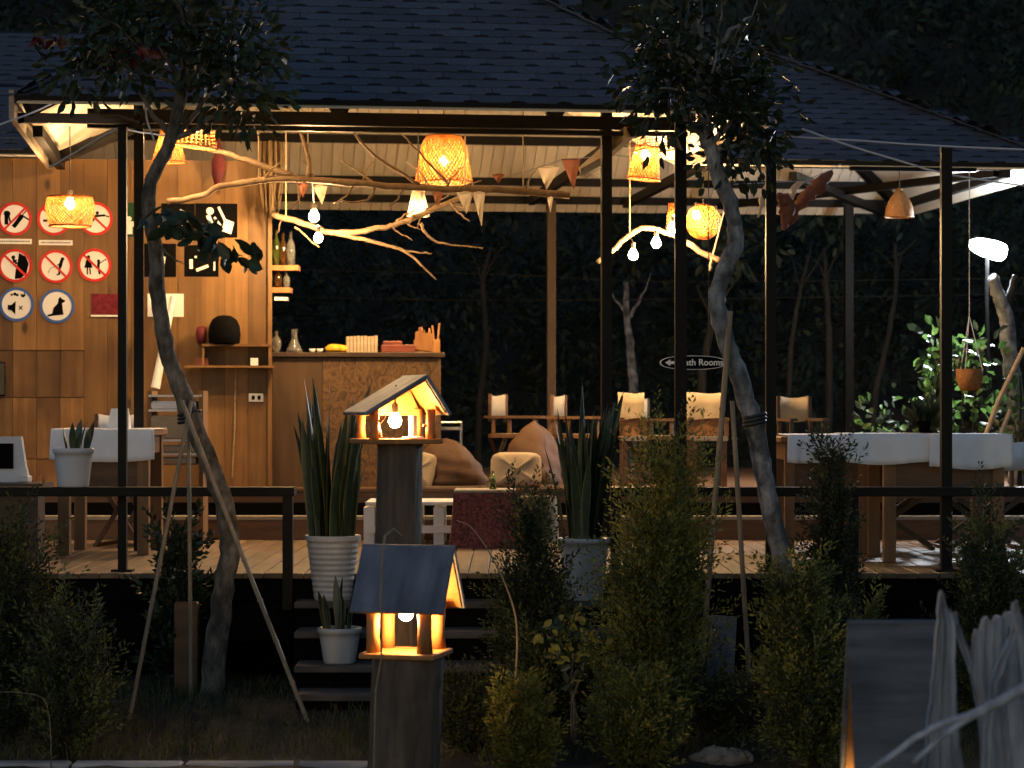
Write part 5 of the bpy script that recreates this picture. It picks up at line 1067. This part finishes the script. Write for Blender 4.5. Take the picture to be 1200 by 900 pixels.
# ties and bamboo stakes
for px, py, lab in ((222, 493, 'dark tie wrapped round the brown leaning trunk and its stakes'), (884, 496, 'dark tie wrapped round the pale mottled trunk')):
    q = P(px, py, 12.22); b = MB()
    for k in range(3): b.tube([q + Vector((.058 * math.cos(a), .056 * math.sin(a), .012 * math.cos(a) + .02 * k)) for a in np.linspace(0, 2 * math.pi, 17)], .009, 5, cap=False)
    tag(b.build('tree_tie', M_cord), lab, 'tie')
for a, b_, r, lab in (((150, 868, 11.55), (224, 470, 12.14), .011, 'thin bamboo stake slanting left from the brown trunk tie'), ((362, 862, 11.6), (213, 470, 12.10), .012, 'long bamboo stake slanting right from the brown trunk tie'), ((224, 815, 12.1), (221, 500, 12.25), .011, 'upright bamboo stake by the brown trunk'), ((818, 830, 11.9), (856, 365, 12.18), .015, 'grey bamboo stake leaning up to the pale mottled trunk'), ((880, 800, 12.0), (858, 470, 12.16), .013, 'second grey stake standing close to the pale mottled trunk')):
    p0, p1 = P(*a), P(*b_); p0.z = gh(p0.x, p0.y) - .02; N = 9; pts = [p0.lerp(p1, i / (N - 1)) for i in range(N)]; m = MB().tube(pts, r, 8)
    for i in range(1, N - 1): m.tube([pts[i] - (p1 - p0).normalized() * .006, pts[i] + (p1 - p0).normalized() * .006], r * 1.22, 8)
    tag(m.build('bamboo_stake', M_bamboo, smooth=False), lab, 'stake', 'bamboo stakes propping the young trees')
# conifers
def conifer(px, ytop, ybot, wpx, D, mats, wts, nspray, lab, seed, lean=0, plume=.16, shape=.8, base=None, leaf=(.028, .0105), name='conifer', topw=.12):
    r = np.random.default_rng(seed); x = GX(px, D); zt = GZ(ytop, D); zb = gh(x, D) if base is None else base; h = zt - zb; rad = max(.05, S(wpx, D) / 2 - plume * .25); h -= plume * .6
    o = thing(name, lab, 'shrub', (x, D, zb), 0, 'conifers in the garden bed')
    MB().tube([(x, D, zb - .03), (x + lean * .4, D, zb + h * .45), (x + lean * .9, D, zb + h * .92)], [.03, .02, .005], 8, .1).build('trunk', M_barkdark, o, True)
    nl = 6; la = r.uniform(0, 2 * np.pi, nl); lr = rad * np.sqrt(r.random(nl)) * .62; lr[0] *= .15; lh = h * r.uniform(.55, .92, nl); lh[0] = h; lrad = rad * r.uniform(.38, .62, nl); lrad[0] = rad * .55
    li = r.choice(nl, nspray, p=(lh * lrad) / (lh * lrad).sum()); t = r.random(nspray) ** .85
    env = np.where(t < .2, .7 + 1.5 * t, 1 - (np.clip(t - .2, 0, 1) / .8) ** (1 / shape) * (1 - topw)); ph = r.uniform(0, 6.28, (nl, 3)); a = r.uniform(0, 2 * np.pi, nspray)
    env = env * np.clip(1 + .4 * np.sin(2 * a + 9 * t + ph[li, 0]) + .3 * np.sin(5 * a - 17 * t + ph[li, 1]) + .2 * np.sin(3 * a + 31 * t + ph[li, 2]), .25, 1.5)
    rr = lrad[li] * env * (.2 + .8 * np.sqrt(r.random(nspray)))
    out = (.35 + .65 * t ** .8) * lr[li]
    A = np.stack([x + lean * t + out * np.cos(la[li]) + rr * np.cos(a), D + out * np.sin(la[li]) + rr * np.sin(a), zb + lh[li] * t * .95], 1)
    dirs = np.stack([np.cos(a) * .6, np.sin(a) * .6, .6 + .6 * t], 1) + r.normal(size=(nspray, 3)) * .25; dirs /= np.linalg.norm(dirs, axis=1, keepdims=True)
    for q in range(nl):
        ex = lr[q]; MB().tube([(x, D, zb), (x + .35 * ex * math.cos(la[q]), D + .35 * ex * math.sin(la[q]), zb + lh[q] * .2), (x + lean * .9 + ex * math.cos(la[q]), D + ex * math.sin(la[q]), zb + lh[q] * .9)], [.012, .010, .003], 5, .1).build('stem', M_barkdark, o)
    K = 40; u = np.tile(np.linspace(0, 1, K), nspray); idx = np.repeat(np.arange(nspray), K); pl_ = plume * 1.5 * (.45 + 1.1 * r.random(nspray))
    side = r.normal(size=(nspray * K, 3)); side -= dirs[idx] * (side * dirs[idx]).sum(1, keepdims=True); side /= np.linalg.norm(side, axis=1, keepdims=True)
    C = A[idx] + dirs[idx] * (u * pl_[idx])[:, None] + side * ((1 - .8 * u) * .30 * pl_[idx] * .5 * r.random(nspray * K))[:, None]
    Dv = dirs[idx] * .8 + side * .75
    mi_s = r.choice(len(mats), nspray, p=wts)
    leafcloud('foliage', C, Dv, leaf[0] * (.7 + .6 * r.random(len(C))), leaf[1] * (.7 + .6 * r.random(len(C))), mats, o, mi_s[idx], seed=seed)
    return o
GM = [M_con_gold, M_con_mid, M_con_dark]
conifer(755, 500, 900, 86, 11.2, GM, [.55, .4, .05], 1050, 'tall ragged golden green conifer in front of the deck between pots and pole', 31, lean=.10, plume=.21, shape=.6)
conifer(698, 770, 900, 50, 11.5, GM, [.5, .4, .1], 200, 'loose yellowish conifer leaning out left of the tall ragged one', 32, lean=-.12, plume=.16)
conifer(748, 800, 900, 100, 10.6, GM, [.65, .33, .02], 380, 'low golden conifer at the feet of the tall ragged one', 33, plume=.13)
conifer(612, 800, 900, 62, 10.3, GM, [.85, .15, 0], 300, 'small bright golden conifer lit by the steep roofed birdhouse', 34, plume=.10)
conifer(622, 575, 900, 72, 11.7, GM, [.0, .3, .7], 560, 'dark green conifer in front of the maroon draped table', 35, plume=.15, shape=.7)
conifer(956, 650, 900, 92, 10.6, GM, [.15, .6, .25], 640, 'green conifer with side plume left of the weathered grey birdhouse', 36, plume=.15, lean=-.06)
conifer(1000, 690, 900, 45, 10.8, GM, [.1, .6, .3], 150, 'thin side conifer curving up beside the grey birdhouse', 37, lean=.06, plume=.13)
conifer(1160, 590, 900, 115, 11.6, GM, [0, .3, .7], 620, 'dense dark conifer standing before the railing by the cloth tables', 38, plume=.15, shape=1.1)
conifer(10, 595, 900, 130, 11.2, GM, [0, .25, .75], 520, 'broad dark conifer below the cash terminal', 39, plume=.18, shape=1.0)
conifer(75, 690, 900, 100, 10.9, GM, [.02, .35, .63], 260, 'lower dark conifer in front of the deck corner by the cabin', 40, plume=.16)
conifer(972, 505, 760, 44, 12.15, [M_con_dark], [1.0], 420, 'thin nearly black cypress rising in front of the cloth tables', 41, plume=.12, shape=1.0, name='cypress')
conifer(852, 800, 900, 100, 11.3, GM, [0, .2, .8], 170, 'low dark conifer between the stakes of the pale mottled tree', 42, plume=.14)
conifer(548, 795, 900, 60, 11.0, GM, [0, .2, .8], 140, 'low dark conifer right of the thick log post', 43, plume=.14)
conifer(636, 745, 900, 60, 11.3, GM, [0, .3, .7], 150, 'dark conifer filling the gap under the smooth white pot', 44, plume=.14)
conifer(212, 590, 680, 60, 12.5, [M_leafb, M_con_dark], [.6, .4], 70, 'dark weedy plant growing round the brown trunk at the deck edge', 45, plume=.14, leaf=(.045, .02), name='weed', shape=1.2)
# broad-leaf yellowish shrub
D = 11.1; o = thing('broadleaf_shrub', 'sparse shrub with curled yellowish leaves beside the tall ragged conifer', 'shrub', P(668, 890, D)); rs = np.random.default_rng(50)
for tp in ((640, 742), (668, 722), (690, 760), (655, 770)): MB().tube(wob([P(672, 890, D), P(672, 820, D), P(tp[0], tp[1], D)], 4, .008), [.008] * 4 + [.006] * 3 + [.003] * 2, 6).build('stem', M_bark, o)
C = np.concatenate([np.array(P(x, y, D)) + rs.normal(size=(16, 3)) * .035 for x, y in ((640, 745), (650, 738), (668, 725), (690, 762), (655, 775), (678, 745), (672, 790), (665, 755))]); leafcloud('foliage', C, rs.normal(size=(len(C), 3)) + np.array([0, 0, -.3]), .06, .032, [M_con_gold, M_leafb], o, rs.integers(0, 2, len(C)), oval=True, seed=5)
# tall thin grass stem arching
tag(MB().tube(wob([P(598, 900, 10.4), P(602, 820, 10.4), P(606, 745, 10.4), P(598, 700, 10.4), P(575, 650, 10.4), P(552, 618, 10.4), P(535, 610, 10.4)], 4, .001), list(np.linspace(.006, .0025, 25)), 6).build('dry_stem', M_bamboo, smooth=True), 'single long dry stem arching up beside the small golden conifer', 'stem')
tag(MB().tube(wob([P(-20, 812, 10.4), P(25, 812, 10.4), P(55, 826, 10.4), P(60, 900, 10.5)], 4, .001), list(np.linspace(.002, .003, 13)), 6).build('dry_stem', M_bark, smooth=True), 'thin pale stem arching across the broad dark conifer', 'stem')
# short posts and boards by the deck
tag(MB().box((GX(219, 12.35), 12.35, (.1 + GZ(705, 12.35)) / 2), (S(27, 12.35), .09, GZ(705, 12.35) - .1), bev=.008).build('timber_stub', M_brown), 'short brown timber post stub at the brown trunk', 'post')
b = MB().box((0, 0, 0), (S(32, 12.3), .03, .42), (R(-8), R(4), 0), bev=.006); b.v = [(v[0] + GX(845, 12.3), v[1] + 12.3, v[2] + .13 + .21) for v in b.v]; tag(b.build('grey_board', M_greyplank), 'grey board leaning at the deck skirt by the stakes', 'board')
# kerb stones
for k in range(9):
    x = -2.3 + k * .52; 
    if x > -.7: break
    tag(MB().box((x, 10.68, -.033), (.505, .1, .1), bev=.01).build('kerb_stone', M_kerb), 'pale concrete kerb stone edging the grass', 'kerb', 'kerb stones edging the grass')
for k, (px, py, r_) in enumerate(((838, 880, .07), (856, 886, .06), (822, 872, .045), (868, 893, .05))):
    q = P(px, py, 10.8); q.z = gh(q.x, q.y) + r_ * .35; tag(MB().ball(q, r_, 9, (1.3, .9, .7), .16).build('garden_stone', M_stone), ('pale flat garden stone, the largest of the group by the green conifer', 'round pale garden stone beside the largest one', 'small pale garden stone behind the largest one', 'small pale stone at the front of the group')[k], 'stone', 'garden stones')
# grass
n = 26000; gx = rng.uniform(-3.2, 3.2, n); gyv = rng.uniform(10.75, 12.6, n); pz = np.array([gh(a, b_) for a, b_ in zip(gx, gyv)])
cl_ = np.sin(gx * 5 + 1.3 * np.sin(gyv * 6)) * np.sin(gyv * 7 + gx * 2); keep = rng.random(n) < .55 + .4 * cl_
C = np.stack([gx, gyv, pz], 1)[keep]; m = len(C); go = leafcloud('grass', C, rng.normal(size=(m, 3)) * .45 + np.array([0, 0, 1]), .035 + .07 * rng.random(m), .006, [M_grass, M_dry], None, (rng.random(m) < .25).astype(int), seed=8)
go['kind'] = 'stuff'
# ------------------------------------------------------------------ right rear: cut trunk, flood lamp, shrubs
D = 17.6; ct = thing('cut_tree', 'pale lopped trunk with forked stub top under the flood lamp', 'tree', P(1192, 560, D)); ct.location.z = RF - .4; WT[ct.name] = ct.location.copy()
trunk(ct, [(1196, 620, D), (1192, 520, D), (1188, 450, D), (1182, 400, D), (1178, 365, D), (1168, 342, D), (1163, 325, D)], [.075, .07, .062, .058, .05, .042], M_barkpale); trunk(ct, [(1178, 365, D), (1184, 345, D), (1191, 324, D)], [.035, .028], M_barkdark, 'fork_stub')
D = 18.2; fl_ = thing('flood_lamp', 'blazing cold white flood lamp on a thin pole behind the pavilion', 'lamp', P(1160, 288, D)); c = P(1160, 286, D)
b = MB().box((0, 0, 0), (.26, .05, .11), bev=.01); hou = b.build('housing', M_black, fl_, world=False); hou.rotation_euler = (R(48), R(16), R(-14)); hou.location = (0, .04, 0)
b = MB().prism([(.15 * math.copysign(abs(math.cos(a)) ** .7, math.cos(a)), .095 * math.copysign(abs(math.sin(a)) ** .7, math.sin(a)) * (1 + .25 * math.cos(a))) for a in np.linspace(0, 2 * math.pi, 29)[:-1]][::-1], .006, T2(y=-.0256)); b.build('panel', M_flood, hou, world=False)
MB().tube([(0.0, .09, .03), (0.0, .12, -.4), (.05, .14, -2.2)], .015, 8).build('pole', M_skirt, fl_, world=False)
def leafshrub(pxs, D, lab, n, mats, wts, L, W, seed, rad=.12, z0=None, name='leafy_shrub'):
    z0 = z0 if z0 is not None else gh(GX(pxs[0][0], D), D); x0 = GX(pxs[0][0], D); o = thing(name, lab, 'shrub', (x0, D, z0), 0, 'leafy shrubs under the flood lamp')
    for px, py in pxs: MB().tube(wob([(x0, D, z0), (x0 * .6 + GX(px, D) * .4, D, z0 * .5 + GZ(py, D) * .5), P(px, py, D)], 4, .02), [.012] * 4 + [.008] * 4 + [.004], 6).build('stem', M_barkdark, o)
    crown('foliage', o, [(P(px, py, D), (rad, rad, rad), 1) for px, py in pxs], n, L, W, mats, wts, seed); return o
leafshrub([(1100, 400), (1098, 425), (1105, 450), (1100, 470), (1095, 490)], 17.4, 'bright green leafy vine climbing behind the black pole', 190, [M_vine, M_leafb], [.75, .25], .085, .06, 61, .09)
leafshrub([(1130, 415), (1145, 405), (1155, 430), (1140, 480), (1125, 500), (1165, 490)], 17.2, 'bright green shrub under the hanging coconut fibre pot', 170, [M_vine, M_leafb], [.6, .4], .08, .055, 62, .13)
leafshrub([(1195, 440), (1200, 470), (1190, 500), (1205, 520)], 17.3, 'bright green shrub growing against the pale lopped trunk', 120, [M_vine, M_leafb], [.6, .4], .08, .055, 63, .12)
leafshrub([(1045, 495), (1020, 502), (1060, 500)], 18.0, 'low pale leafed shrub behind the cloth tables', 80, [M_leafb, M_vine], [.7, .3], .07, .05, 64, .12)
D = 14.1; o = thing('potted_plant', 'dark broad leafed plant standing on the cloth table by the pole', 'plant', P(1085, 509, D)); rs = np.random.default_rng(70)
MB().lathe([(.001, 0), (.04, 0), (.055, .08), (.05, .08), (.001, .07)], 14).build('pot', M_black, o, True, world=False)
C = np.tile(np.array(P(1085, 500, D)), (46, 1)) + rs.normal(size=(46, 3)) * .02; dv = rs.normal(size=(46, 3)) * np.array([.7, .6, .3]) + np.array([0, 0, .8]); leafcloud('foliage', C, dv, .13 + .1 * rs.random(46), .05, [M_leafb, M_con_dark], o, rs.integers(0, 2, 46), oval=True, seed=6)
D = 16.9; hp = thing('hanging_pot', 'brown coconut fibre pot hanging on thin wires beside the pole', 'plant pot', P(1136, 458, D)); c0 = P(1136, 458, D)
MB().lathe([(.001, 0), (.07, .005), (.095, .08), (.1, .16), (.09, .16), (.001, .13)], 18).build('bowl', M_coco, hp, True, world=False)
for a in (0, 2.1, 4.2): MB().tube([(.095 * math.cos(a), .095 * math.sin(a), .16), (0, 0, .55)], .003, 5).build('wire', M_string, hp, world=False)
MB().tube([(0, 0, .55), (0, 0, 1.62)], .003, 5).build('cord', M_string, hp, world=False); l = W2L(c0 + Vector((0, 0, 1.62))); beam((l.x - .9, l.y, l.z), (l.x + .05, l.y, l.z), .03, .03, 'hanger_bar')
for p_, lab in ((((1200, 408), (1170, 470), (1155, 510)), 'pale bamboo pole leaning by the lopped trunk'), (((1184, 480), (1176, 500), (1172, 512)), 'short pale stick beside the leaning bamboo pole')):
    b = MB().tube([P(x, y, 16.8) for x, y in p_] + [P(p_[-1][0] - 8, 575, 16.8)], .018, 8); tag(b.build('leaning_pole', M_fascia), lab, 'pole')
# ------------------------------------------------------------------ forest on the hillside
rs = np.random.default_rng(90); Cs = []; Ds = []; MI = []; LS = []
def clump(cx, cy, cz, r, n, m, L):
    nc = max(4, n // 40); d = rs.normal(size=(nc, 3)); d /= np.linalg.norm(d, axis=1, keepdims=True); cc = np.array([cx, cy, cz]) + d * r * np.array([1, .8, .9]) * (rs.random((nc, 1)) ** .4)
    i = rs.integers(0, nc, n); off = rs.normal(size=(n, 3)) * r * .16; Cs.append(cc[i] + off); Ds.append(d[i] * .7 + off / r * 3 + np.array([0, -.3, -.2])); MI.append(np.full(n, m)); LS.append(np.full(n, L))
for k in range(420):
    y = rs.uniform(25.5, 52); x = rs.uniform(-.30, .30) * y; z0 = gh(x, y); r = rs.uniform(.7, 1.5) * (1 + (y - 23) * .02); clump(x, y, z0 + r * rs.uniform(.5, 2.6), r, 190, int(rs.random() < .35), .13 + (y - 23) * .004)
for k in range(170):
    y = rs.uniform(23.8, 27); x = rs.uniform(-.28, .28) * y; r = rs.uniform(.4, .9); clump(x, y, RF * .3 + rs.uniform(.1, 3.4), r, 190, int(rs.random() < .4), .11)
C = np.concatenate(Cs); fo = leafcloud('forest_thicket', C, np.concatenate(Ds), np.concatenate(LS) * (.6 + .8 * rs.random(len(C))), np.concatenate(LS) * .5, [M_forest, M_forest_w], None, np.concatenate(MI), seed=12); fo['kind'] = 'stuff'
def ftree(pts, D, r, lab, m, seed):
    o = thing('forest_tree', lab, 'tree', P(pts[0][0], pts[0][1], D), 0, 'slender trees behind the pavilion'); trunk(o, [(x, y, D) for x, y in pts], [r, r * .8, r * .45], m); e = pts[-1]
    limbs(o, P(pts[-2][0], pts[-2][1], D), [P(e[0] - 25, e[1] + 5, D), P(e[0] + 30, e[1] - 10, D)], r * .4, m)
    crown('crown', o, [(P(e[0], e[1] - 90, D), (.55, .5, .4), 3), (P(e[0] + 20, e[1] - 50, D), (.4, .4, .3), 2)], 420, .12, .06, [M_forest, M_forest_w], [.6, .4], seed)
ftree([(742, 620), (742, 470), (740, 420), (735, 375), (733, 330)], 23.2, .055, 'pale slender forest trunk seen under the bent driftwood', M_barkpale, 71)
ftree([(822, 620), (822, 460), (826, 420), (835, 375), (842, 330)], 21.6, .05, 'brown slender forest trunk behind the oval sign', M_barkdark, 72)
ftree([(924, 620), (924, 480), (928, 400), (938, 340), (950, 290)], 22.4, .03, 'thin forest trunk curving up right of the pole', M_barkdark, 73)
ftree([(972, 620), (972, 480), (972, 400), (968, 330), (966, 290)], 22.6, .04, 'straight thin forest trunk beside the rear post', M_barkdark, 74)
ftree([(1022, 620), (1024, 480), (1040, 400), (1050, 330), (1048, 285)], 22.8, .035, 'forest trunk rising under the unlit bell lamp', M_barkdark, 75)
ftree([(560, 620), (562, 480), (570, 400), (566, 330), (575, 290)], 22.5, .035, 'dark forest trunk rising behind the metal chair', M_barkdark, 76)
